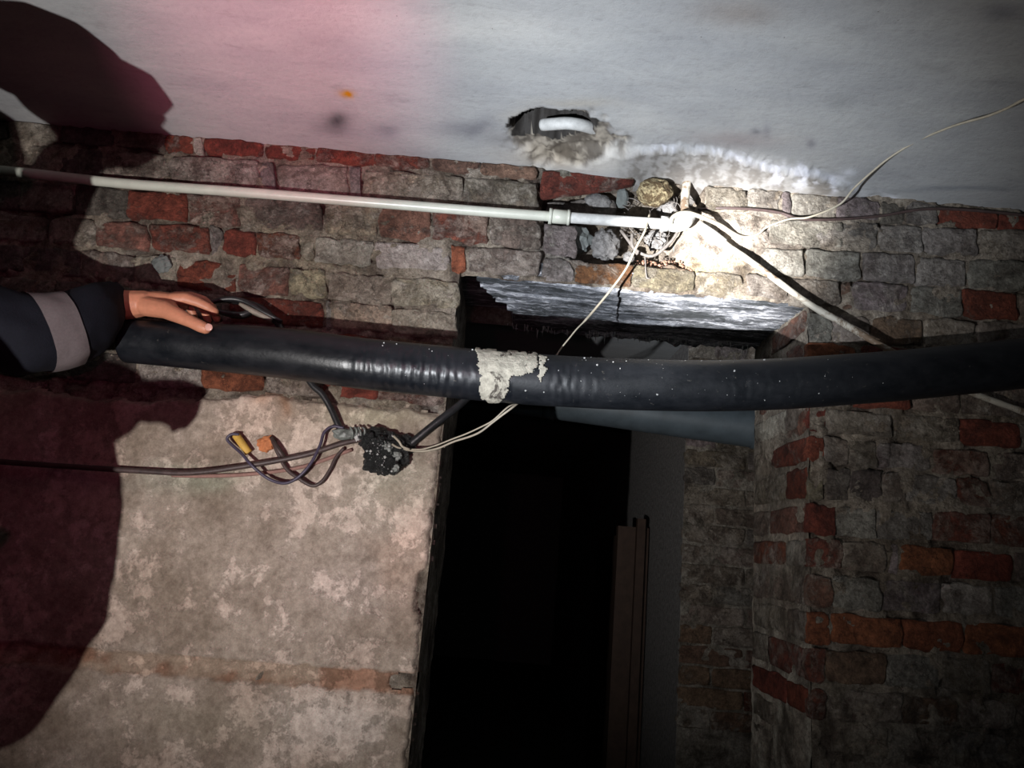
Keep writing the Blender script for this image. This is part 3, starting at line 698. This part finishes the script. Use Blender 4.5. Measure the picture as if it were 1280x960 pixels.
rs = ct('riser_pipe', [(858, 274, YW + .02), (856, 258, -.005), (857, 240, .0), (860, 222, .0)], 0.0115, M['conduit'], par=wp, rf=lambda i, t, a, p, d: 0.0112 + 0.002 * fb(p.x, p.y, p.z, 60, 2))
rs['label'] = 'stained riser going up into the ceiling'
tag(wp, 'thin white plastic water pipe along the wall below the ceiling, with coupling and elbow', 'pipe')
# wall clips: the pipe sits on them
# ------------------------------------------------------------------ diagonal conduit
cd = empty('conduit', at(876, 287, -.03))
ct('conduit_tube', [(872, 281, -.022), (893, 297, -.03), (940, 328, -.04), (1010, 379, -.048), (1060, 408, -.055), (1110, 437, -.06), (1165, 466, -.055), (1215, 491, -.04), (1285, 517, -.03), (1350, 545, -.022), (1450, 585, -.02)], 0.0105, M['conduit'], par=cd,
   rf=lambda i, t, a, p, d: 0.0074 + 0.0016 * fb(p.x, p.y, p.z, 35, 3) + 0.0060 * sm(0.22, 0.0, t))
ct('end_sleeve', [(874, 283, -.024), (905, 305, -.031)], 0.0135, M['dustpvc'], par=cd, n=4, rf=lambda i, t, a, p, d: 0.0135 + 0.002 * fb(p.x, p.y, p.z, 60, 2))
tag(cd, 'pale rusty conduit slanting down from the elbow and behind the black pipe', 'conduit')

# ------------------------------------------------------------------ pipe end inside the broken hole in the ceiling
P = [atz(678, 156, HC + .020), atz(692, 155, HC + .014), atz(710, 154, HC + .011), atz(730, 157, HC + .014), atz(748, 163, HC + .030)]
V, Fc = tube_data(catmull([Vector(p) for p in P], 5), 0.014, 20); st = recentre(mesh_obj('ceiling_pipe', V, Fc, M['dustpvc']))
tag(st, 'smooth white pipe bend showing through the broken hole in the ceiling', 'pipe')

# ------------------------------------------------------------------ cables
def cab(name, L, r, mat, label, cat='cable', **k):
    o = recentre(cable(name, L, r, mat, **k)); return tag(o, label, cat)
cab('white_wire', [(838, 280, -.055), (842, 271, -.058), (856, 266, -.06), (878, 272, -.055), (899, 281, -.035), (927, 296, -.015), (948, 292, -.014), (958, 284, -.018), (985, 274, -.03), (1012, 271, -.04), (1049, 256, -.06), (1068, 235, -.10), (1100, 206, -.17), (1143, 178, -.24), (1190, 158, -.33), (1240, 143, -.42), (1290, 120, -.50), (1380, 80, -.6)],
    0.0048, M['wire'], 'pale flexible wire arching from the pipe elbow out across the ceiling', wob=0.0012, rf=lambda i, t, a, p, d: 0.0052 - 0.0026 * sm(0.46, 0.58, p.x) + 0.0016 * sm(0.8, 1.2, p.x))
cab('dark_cable', [(872, 262, .015), (905, 260, -.008), (945, 262, -.012), (975, 266, -.014), (1003, 274, -.016), (1050, 274, -.012), (1100, 270, -.012), (1150, 262, -.014), (1200, 262, -.010), (1290, 270, -.010), (1420, 284, -.01)],
    0.0036, M['brown'], 'thin dark cable along the top bricks right of the pipe elbow')
cab('thin_cord', [(812, 268, -.03), (806, 288, -.058), (796, 308, -.06), (780, 340, -.062), (746, 384, -.07), (718, 415, -.08), (697, 442, -.078), (680, 470, -.070), (655, 500, -.075), (636, 508, -.11), (612, 528, -.10), (575, 545, -.07), (535, 560, -.045), (514, 562, -.045)],
    0.0021, M['wire'], 'thin pale cord hanging from the water pipe and passing behind the black pipe', cat='cord', wob=0.001, rf=lambda i, t, a, p, d: 0.0028 if t < 0.35 else 0.0018)
cab('thin_cord', [(655, 498, -.08), (641, 509, -.115), (618, 526, -.10), (598, 541, -.085), (570, 551, -.06), (545, 561, -.045), (522, 564, -.04), (500, 560, -.05), (490, 555, -.06)],
    0.0024, M['wire'], 'lower of two pale cords from the black pipe to the burnt junction box', cat='cord', wob=0.001)
cab('main_cable', [(-120, 566, -.025), (0, 577, -.026), (100, 584, -.028), (180, 589, -.032), (240, 591, -.035), (310, 582, -.038), (380, 569, -.036), (425, 555, -.03), (452, 549, -.025)],
    0.0062, M['brown'], 'long brown cable along the left plaster into the burnt junction box')
cab('feed_cable', [(285, 375, -.03), (320, 382, -.03), (345, 402, -.03), (368, 440, -.03), (388, 478, -.028), (402, 492, -.028), (413, 510, -.026), (422, 530, -.026), (430, 546, -.024)],
    0.0070, M['black'], 'black cable coming down from behind the black pipe to the connector', rf=lambda i, t, a, p, d: 0.0075)
cab('outgoing_cable', [(512, 556, -.025), (530, 541, -.028), (550, 525, -.028), (572, 508, -.02), (600, 485, .0), (640, 470, .02), (700, 470, .03), (760, 476, .02)],
    0.0095, M['black'], 'thick black cable leaving the burnt junction box towards the doorway')
cab('violet_wire', [(430, 535, -.03), (416, 533, -.032), (405, 541, -.034), (400, 557, -.036), (388, 580, -.042), (372, 597, -.04), (355, 604, -.036), (335, 598, -.034), (315, 582, -.046), (303, 568, -.04), (290, 556, -.034), (284, 549, -.034), (289, 543, -.034), (299, 543, -.03)],
    0.0036, M['violet'], 'violet-black wire looping over the brown cable, left of the junction box', cat='wire')
cab('black_loop', [(341, 552, -.028), (348, 568, -.026), (358, 586, -.026), (372, 597, -.028), (390, 607, -.028), (402, 602, -.028), (412, 588, -.026), (420, 572, -.024), (430, 560, -.022)],
    0.0042, M['brown'], 'short dark cable loop hanging below the brown cable beside the junction box', cat='wire')
cab('red_strip', [(215, 594, -.018), (260, 595, -.018), (320, 592, -.018), (380, 583, -.018), (440, 562, -.018)], 0.0045, m_simple('dull_red', (0.23, 0.13, 0.11), 0.8, 0.2, 0.2, 50), 'flat red-brown strip lying on the plaster just under the brown cable')  # thin red-brown strip on the plaster under the brown cable

# ------------------------------------------------------------------ burnt junction box
jb = empty('junction_box', at(482, 566, -.03))
def jl(name, px, py, Y, r, mat, **k): return adopt(lump(name, at(px, py, Y), r, mat, **k), jb)
jl('melted_case', 482, 568, -.030, 0.050, M['tar'], sub=5, amp=0.30, sc=(1, .48, .92), freq=1.9, seed=3)
jl('melted_case', 470, 548, -.026, 0.036, M['tar'], sub=4, amp=0.35, sc=(1.1, .6, .7), freq=2.4, seed=5)
jl('melted_case', 503, 556, -.022, 0.026, M['tar'], sub=4, amp=0.3, sc=(1.1, .6, .9), freq=2.4, seed=8)
for k, (a, b, r) in enumerate([(474, 553, .012), (484, 560, .010), (478, 572, .013), (489, 577, .010), (497, 570, .008), (466, 560, .010), (480, 584, .009), (495, 585, .007), (462, 545, .008)]):
    jl('melted_drop', a, b, -.052, r, M['metal'] if k % 3 == 1 else M['tar'], sub=4, amp=0.75, sc=(1.1, .35, 1.1), freq=1.8, seed=k)
V, Fc = [], []
for k in range(70):
    a = rnd() * 6.283; q = rnd() ** 0.6; px = 482 + 31 * q * math.cos(a); py = 566 + 27 * q * math.sin(a)
    if k < 40: px, py = random.gauss(478, 7), random.gauss(562, 12)
    p = at(px, py, -.030 - .032 * (1 - q * q) ** .5 - .004); r = 0.0007 + 0.0026 * rnd() ** 2.5; b = len(V)
    for q3 in ((1, 0, 0), (-1, 0, 0), (0, 1, 0), (0, -1, 0), (0, 0, 1), (0, 0, -1)): V.append(p + Vector(q3) * r * (0.5 + rnd()))
    for f in ((0, 2, 4), (2, 1, 4), (1, 3, 4), (3, 0, 4), (2, 0, 5), (1, 2, 5), (3, 1, 5), (0, 3, 5)): Fc.append(tuple(b + i for i in f))
tag(adopt(mesh_obj('ash_specks', V, Fc, M['ash'], None, False), jb), kind='stuff')
jl('connector', 432, 543, -.026, 0.019, M['metal'], sub=4, amp=0.3, sc=(1.4, .7, .75), freq=1.6, seed=11)
jl('connector_nut', 447, 546, -.028, 0.012, M['ash'], sub=3, amp=0.3, sc=(.6, .8, 1.0), freq=2, seed=12)
for k in range(4): adopt(cable('terminal', [(440 + 5 * k, 549, -.03), (441 + 5 * k, 541 - k % 2 * 3, -.04), (438 + 5 * k, 534, -.036)], 0.0028, M['metal'], seg=6), jb)
adopt(cable('bare_end', [(492, 545, -.05), (499, 552, -.058), (503, 558, -.056), (512, 562, -.05)], 0.0028, M['wire'], seg=6), jb)
tag(jb, 'burnt and melted black junction box with white ash on the left plaster', 'junction box')
# wooden plugs and scraps of old fixings beside it
o = recentre(cable('yellow_plug', [(295, 544, -.022), (303, 555, -.028), (311, 566, -.026)], 0.0095, M['yellow'], seg=8)); tag(o, 'yellow wooden plug stuck in the plaster inside the violet wire loop', 'plug')
o = lump('orange_shard', at(333, 555, -.018), 0.022, M['orange'], sub=3, amp=0.5, sc=(.8, .5, .8), freq=1.8, seed=21, facet=True); tag(o, 'small orange brick shard in the plaster right of the yellow plug', 'shard')
o = recentre(cable('metal_clip', [(339, 547, -.02), (344, 556, -.034), (352, 568, -.034), (357, 574, -.018)], 0.0052, M['brown'], seg=5, n=3)); tag(o, 'dark metal clip beside the orange shard above the brown cable', 'clip')
# dark folded rubber strap behind the hand
sb = empty('rubber_strap', at(300, 385, -.04))
for k, L in enumerate([[(262, 378, -.06), (285, 374, -.05), (305, 377, -.045), (325, 388, -.045), (352, 402, -.04)], [(268, 388, -.06), (285, 392, -.05), (302, 394, -.05), (318, 389, -.045), (335, 395, -.04)], [(300, 380, -.05), (318, 390, -.05), (340, 400, -.045)]]):
    P = catmull(pxpath(L), 6); V, Fc = tube_data(P, 0.008, 8, lambda i, t, a, p, d: 0.0075 * (0.6 + 0.6 * abs(math.cos(a))) * (0.7 + 0.5 * math.sin(t * 3.14)))
    adopt(mesh_obj('strap_fold', V, Fc, M['black'] if k < 2 else M['oldwire']), sb)
tag(sb, 'dark crumpled rubber strap above the black pipe just right of the hand', 'strap')

# ------------------------------------------------------------------ things in the niche
fo = lump('foam_lump', at(818, 241, -.012), 0.044, M['foam'], sub=5, amp=0.16, sc=(1, .8, 0.80), freq=1.6, seed=2); tag(fo, 'lump of yellowish hardened foam in the niche under the ceiling', 'foam')
def stone(px, py, Y, r, label, mat='stone', **k): tag(lump('stone', at(px, py, Y), r, M[mat], **k), label, 'stone')
stone(757, 306, .035, .034, 'rough grey stone in the niche below the white pipe, left of the cord', sub=4, amp=.4, sc=(1, .8, 1.05), seed=31)
stone(722, 300, .045, .036, 'flat greenish stone wedged at the left end of the niche', 'slate', sub=3, amp=.3, sc=(1, .6, 1), seed=33, facet=True)
stone(778, 248, .05, .020, 'upright blue-grey stone chip left of the foam lump', 'slate', sub=2, amp=.3, sc=(.8, .5, 1.5), seed=34, facet=True)
stone(748, 252, .055, .026, 'small dark stone under the red brick wedge', sub=3, amp=.3, sc=(1.3, .6, .8), seed=35)
stone(820, 300, .045, .027, 'crumbly grey stone below the white pipe, right of the cord', sub=4, amp=.45, sc=(1, .7, .9), seed=36)
stone(848, 312, .04, .020, 'olive stone sliver in the right end of the niche', 'slate', sub=2, amp=.4, sc=(.7, .5, 1.4), seed=37, facet=True)
stone(786, 322, .03, .014, 'small pinkish pebble on the lower brick of the niche', sub=3, amp=.3, seed=38)
stone(835, 262, .05, .024, 'dark stone behind the elbow in the niche', sub=3, amp=.4, seed=39)
# tangled roots and fibres
V, Fc = [], []
for k in range(46):
    a = Vector(at(random.uniform(775, 845), random.uniform(238, 300), random.uniform(.0, .05)))
    P = [a]; 
    for j in range(4): P.append(P[-1] + Vector((random.uniform(-.012, .016), random.uniform(-.012, .008), random.uniform(-.022, .006))))
    v, f = tube_data(catmull(P, 3), 0.0007 + 0.0006 * rnd(), 4); b = len(V); V += v; Fc += [tuple(b + i for i in q) for q in f]
for k in range(3):
    L = [[(790, 292, -.01), (792, 310, -.015), (815, 320, -.02), (838, 303, -.02), (850, 285, -.02)], [(806, 318, .0), (808, 345, -.012), (812, 348, -.012)], [(776, 288, .0), (785, 300, -.01), (797, 318, .0)]][k]
    v, f = tube_data(catmull(pxpath(L), 6), [0.004, 0.0018, 0.004][k], 6); b = len(V); V += v; Fc += [tuple(b + i for i in q) for q in f]
o = mesh_obj('root_tangle', V, Fc, m_simple('grey_fibre', (0.14, 0.125, 0.115), 0.9, 0.2, 0.4, 80)); tag(recentre(o), 'tangle of dusty grey roots and threads in the niche', 'roots', kind='stuff')
# loose crumbs on the ledge
V, Fc = [], []
for k in range(160):
    p = at(random.uniform(795, 872), random.uniform(326, 338), random.uniform(-.006, .05)); r = 0.0012 + 0.004 * rnd() ** 2; b = len(V)
    for q3 in ((1, 0, 0), (-1, 0, 0), (0, 1, 0), (0, -1, 0), (0, 0, 1), (0, 0, -1)): V.append(p + Vector(q3) * r * (0.5 + rnd()))
    for f in ((0, 2, 4), (2, 1, 4), (1, 3, 4), (3, 0, 4), (2, 0, 5), (1, 2, 5), (3, 1, 5), (0, 3, 5)): Fc.append(tuple(b + i for i in f))
tag(recentre(mesh_obj('brick_crumbs', V, Fc, m_simple('crumbs', (0.24, 0.13, 0.09), 0.9, 0.2, 0.6, 200), None, False)), 'reddish brick crumbs on the ledge below the elbow', 'crumbs', kind='stuff')
tag(lump('clay_knob', at(203, 330, -.004), 0.022, M['slate'], sub=4, amp=0.4, sc=(1, .6, 1), freq=1.6, seed=41), 'dark rounded stone bulging from the mortar above the hand', 'stone')

# ------------------------------------------------------------------ the man at the left
def blob(name, S, voxel, mat, smooth=6, parent=None):
    """S: list of chains; each chain a list of (Vector, r) or (Vector, (rx,ry,rz)); merged to one skin"""
    base = bmesh.new(); bmesh.ops.create_icosphere(base, subdivisions=2, radius=1)
    bv = [v.co.copy() for v in base.verts]; bf = [tuple(v.index for v in f.verts) for f in base.faces]; base.free()
    V, Fc = [], []
    def ball(c, r):
        rr = r if isinstance(r, tuple) else (r, r, r); b = len(V)
        V.extend([Vector((c.x + q.x * rr[0], c.y + q.y * rr[1], c.z + q.z * rr[2])) for q in bv]); Fc.extend([tuple(b + i for i in f) for f in bf])
    for ch in S:
        if len(ch) == 1: ball(*ch[0]); continue
        for (a, ra), (b, rb) in zip(ch, ch[1:]):
            ra3 = ra if isinstance(ra, tuple) else (ra,) * 3; rb3 = rb if isinstance(rb, tuple) else (rb,) * 3
            n = max(2, int((b - a).length / (0.35 * min(min(ra3), min(rb3)))) + 1)
            for k in range(n + 1):
                t = k / n; ball(a.lerp(b, t), tuple(ra3[i] * (1 - t) + rb3[i] * t for i in range(3)))
    me = bpy.data.meshes.new(name); me.from_pydata([tuple(v) for v in V], [], Fc); me.update()
    o = bpy.data.objects.new(name, me); SC.collection.objects.link(o)
    rm = o.modifiers.new('r', 'REMESH'); rm.mode = 'VOXEL'; rm.voxel_size = voxel
    s = o.modifiers.new('s', 'SMOOTH'); s.iterations = smooth; s.factor = 0.5
    dg = bpy.context.evaluated_depsgraph_get(); ev = o.evaluated_get(dg)
    m2 = bpy.data.meshes.new_from_object(ev); bpy.data.objects.remove(o); bpy.data.meshes.remove(me)
    m2.materials.clear(); m2.materials.append(mat); m2.polygons.foreach_set('use_smooth', [True] * len(m2.polygons))
    o = bpy.data.objects.new(name, m2); SC.collection.objects.link(o)
    return o
VV = Vector
man = empty('person', (-1.0, -0.72, 0.2))
wr = at(150, 381, -.125); 
sh = VV((-1.10, -0.56, 1.60)); el = VV((-1.09, -0.36, 1.82)); el = VV((-1.06, -0.33, 1.80))
sh2 = VV((-1.06, -0.90, 1.58)); el2 = VV((-1.00, -0.98, 1.31)); wr2 = VV((-0.82, -0.80, 1.40))
hd = VV((-0.950, -0.72, 1.90))
# bare forearm, palm, thumb and four fingers closing over the pipe
def hp(a, b, Y): return at(a, b, Y)
hand = [
    [(el, .042), (lerp2(el, wr, .5), .038), (hp(138, 382, -.140), .037), (hp(160, 381, -.128), (.031, .032, .0335)), (hp(180, 379, -.115), (.029, .034, .029))],
    [(hp(180, 379, -.110), (.026, .032, .027)), (hp(200, 378, -.100), (.026, .038, .0245)), (hp(222, 378, -.092), (.020, .040, .018))],
    # thumb
    [(hp(184, 383, -.130), .023), (hp(206, 387, -.146), .0205), (hp(226, 396, -.160), .0165), (hp(240, 402.5, -.166), .0140), (hp(251, 408, -.168), .0138), (hp(257, 410.5, -.168), .0125)],
    [(hp(200, 379, -.12), .017), (hp(216, 385, -.135), .0125)],
    # index
    [(hp(216, 374, -.122), .0145), (hp(232, 373.5, -.118), .0148), (hp(247, 378, -.112), .0128), (hp(260, 384.5, -.106), .0115), (hp(268, 390, -.098), .0105)],
    # middle
    [(hp(220, 372, -.10), .0145), (hp(238, 371, -.088), .0125), (hp(254, 375, -.074), .0108), (hp(266, 385, -.056), .0100), (hp(271, 398, -.044), .0092)],
    # ring
    [(hp(218, 372, -.078), .0140), (hp(235, 371, -.064), .0120), (hp(248, 378, -.050), .0105), (hp(256, 389, -.036), .0095), (hp(260, 401, -.030), .0088)],
    # little
    [(hp(212, 374, -.060), .0125), (hp(226, 375, -.046), .0105), (hp(236, 383, -.034), .0092), (hp(242, 393, -.026), .0085), (hp(244, 402, -.023), .0078)],
]
torso = [
    [(VV((-1.02, -.72, 1.10)), (.105, .155, .10)), (VV((-1.02, -.72, 1.28)), (.10, .14, .10)), (VV((-1.02, -.72, 1.50)), (.115, .175, .10))],
    [(sh, .055), (VV((-1.03, -.72, 1.60)), (.075, .09, .05)), (sh2, .055)], [(VV((-1.02, -.72, 1.62)), .058), (VV((-0.99, -.72, 1.76)), .055)],
    [(hd, (.098, .078, .118))], [(hd + VV((.045, 0, -.062)), (.052, .05, .05))], [(hd + VV((.098, 0, -.012)), (.020, .014, .024))],
    [(hd + VV((.01, .078, -.01)), (.018, .010, .03))], [(hd + VV((.01, -.078, -.01)), (.018, .010, .03))],
    [(sh, .052), (el, .043)], [(sh2, .052), (el2, .043), (wr2, .028)],
]
for s_ in (1, -1):
    torso += [[(VV((-1.02, -.72 + s_ * .09, 1.08)), .085), (VV((-1.00, -.72 + s_ * .10, 0.66)), .055), (VV((-1.02, -.72 + s_ * .11, 0.28)), .038)],
              [(VV((-1.03, -.72 + s_ * .11, 0.245)), .035), (VV((-.88, -.72 + s_ * .12, 0.225)), .024)]]
# the second hand, half closed
fw = (wr2 - el2).normalized()
h2 = [[(wr2, .028), (wr2 + fw * .05, (.022, .036, .03)), (wr2 + fw * .085, (.018, .036, .028))]]
for k in range(4):
    b = wr2 + fw * .085 + VV((0.0, -.030 + .02 * k, .01)); h2.append([(b, .011), (b + fw * .03 + VV((.012, 0, -.008)), .010), (b + fw * .035 + VV((.0, 0, -.03)), .009), (b + fw * .01 + VV((-.005, 0, -.04)), .008)])
h2.append([(wr2 + fw * .03 + VV((0, .02, .01)), .014), (wr2 + fw * .06 + VV((.01, .05, .012)), .012), (wr2 + fw * .09 + VV((.005, .045, .0)), .010)])
arm = blob('arm_and_body', torso + h2, 0.010, M['skin'], 4)
hb = blob('hand', hand, 0.0024, M['skin'], 5)
# one continuous body mesh: forearm and hand are fused into it
bm = bmesh.new(); bm.from_mesh(arm.data); bm.from_mesh(hb.data); me = bpy.data.meshes.new('body'); bm.to_mesh(me); bm.free()
me.polygons.foreach_set('use_smooth', [True] * len(me.polygons)); me.materials.append(M['skin'])
bpy.data.objects.remove(arm); bpy.data.objects.remove(hb)
bo = bpy.data.objects.new('body', me); SC.collection.objects.link(bo); adopt(bo, man)
n_ = hp(261, 409, -.1795); nl = lump('thumbnail', n_, 0.0105, M['nail'], sub=3, amp=0, sc=(.95, .30, .75)); nl.rotation_euler = (0, math.radians(28), math.radians(-14)); nl.parent = bo; nl['label'] = 'pale thumbnail'
# jacket
c0 = at(139, 381, -.150); c1 = at(118, 400, -.20); c2 = at(84, 413, -.235); c3 = at(30, 420, -.29)
jk = [[(c0, (.026, .050, .055)), (c1, (.050, .064, .082)), (c2, (.062, .066, .086)), (c3, (.066, .066, .086)), (el, .085), (lerp2(el, sh, .5), .085), (sh, .085)],
      [(sh, .075), (VV((-1.03, -.72, 1.61)), (.10, .12, .06)), (sh2, .075)], [(sh2, .075), (el2, .068), (lerp2(el2, wr2, .5), .058), (lerp2(el2, wr2, .88), .048)],
      [(VV((-0.975, -.72, 1.02)), (.125, .18, .06)), (VV((-0.955, -.72, 1.15)), (.165, .19, .08)), (VV((-0.955, -.72, 1.30)), (.155, .19, .08)), (VV((-1.02, -.72, 1.50)), (.145, .21, .11))],
      [(VV((-1.02, -.72, 1.66)), (.075, .08, .03))], [(VV((-1.11, -.72, 1.70)), (.085, .13, .09)), (VV((-1.15, -.70, 1.80)), (.075, .12, .09))]]  # last chain: unseen hood added to close a gap in his cast shadow
jo = blob('jacket', jk, 0.009, M['navy'], 5)
for v in jo.data.vertices:
    c = v.co; k = fb(c.x, c.y, c.z, 9, 3); f2 = nz(c.x * 0.6 + c.z, c.y, c.z * 0.4, 22)
    v.co = c + v.normal * (0.006 * k + 0.004 * f2)
adopt(jo, man)
# reflective band round the forearm, taken from the sleeve surface
ax = (c1 - c3).normalized(); ta = (at(86, 410, -.225) - c3).dot(ax); tb = (at(46, 418, -.27) - c3).dot(ax); lo, hi = min(ta, tb), max(ta, tb)
bm = bmesh.new(); bm.from_mesh(jo.data)
for d_, sgn in ((lo, 1), (hi, -1)):
    pc = c3 + ax * d_
    bmesh.ops.bisect_plane(bm, geom=bm.verts[:] + bm.edges[:] + bm.faces[:], plane_co=pc, plane_no=ax * -sgn, clear_outer=True)
bmesh.ops.delete(bm, geom=[v for v in bm.verts if (v.co - c3).length > 0.22], context='VERTS')
bm.normal_update()
for v in bm.verts: v.co += v.normal * 0.003
me = bpy.data.meshes.new('reflective_band'); bm.to_mesh(me); bm.free(); me.materials.clear(); me.materials.append(M['band'])
rb = bpy.data.objects.new('reflective_band', me); SC.collection.objects.link(rb); rb.parent = jo
rb['label'] = 'grey reflective band on the sleeve'
# cuff hem
d = (c0 - c1).normalized(); 
tr = [[(VV((-1.02, -.72, 1.10)), (.12, .17, .08))]]
for s_ in (1, -1): tr.append([(VV((-1.02, -.72 + s_ * .09, 1.08)), .10), (VV((-1.00, -.72 + s_ * .10, 0.66)), .075), (VV((-1.02, -.72 + s_ * .11, 0.30)), .065)])
adopt(blob('trousers', tr, 0.012, M['navy'], 4), man)
bt_ = []
for s_ in (1, -1): adopt(blob('boot', [[(VV((-1.03, -.72 + s_ * .11, 0.34)), .055), (VV((-1.03, -.72 + s_ * .11, 0.25)), .050), (VV((-.86, -.72 + s_ * .12, 0.235)), .038)]], 0.010, M['boot'], 3), man)
adopt(blob('hair', [[(hd + VV((-.018, 0, .018)), (.098, .086, .108))]], 0.008, M['hair'], 3), man)
adopt(blob('hard_hat', [[(hd + VV((-.012, 0, .075)), (.122, .108, .115))], [(hd + VV((.0, 0, .045)), (.150, .115, .016))]], 0.008, M['orange'], 2), man)
for s_ in (1, -1): adopt(lump('eye', hd + VV((.083, s_ * .032, .012)), 0.013, M['eye'], sub=2, amp=0), man)
adopt(blob('mouth', [[(hd + VV((.090, -.022, -.058)), .006), (hd + VV((.096, 0, -.058)), .008), (hd + VV((.090, .022, -.058)), .006)]], 0.003, M['nail'], 2), man)
tag(man, 'person in navy workwear with grey sleeve band, hand gripping the black pipe', 'person')
print('bricks', nb[0])
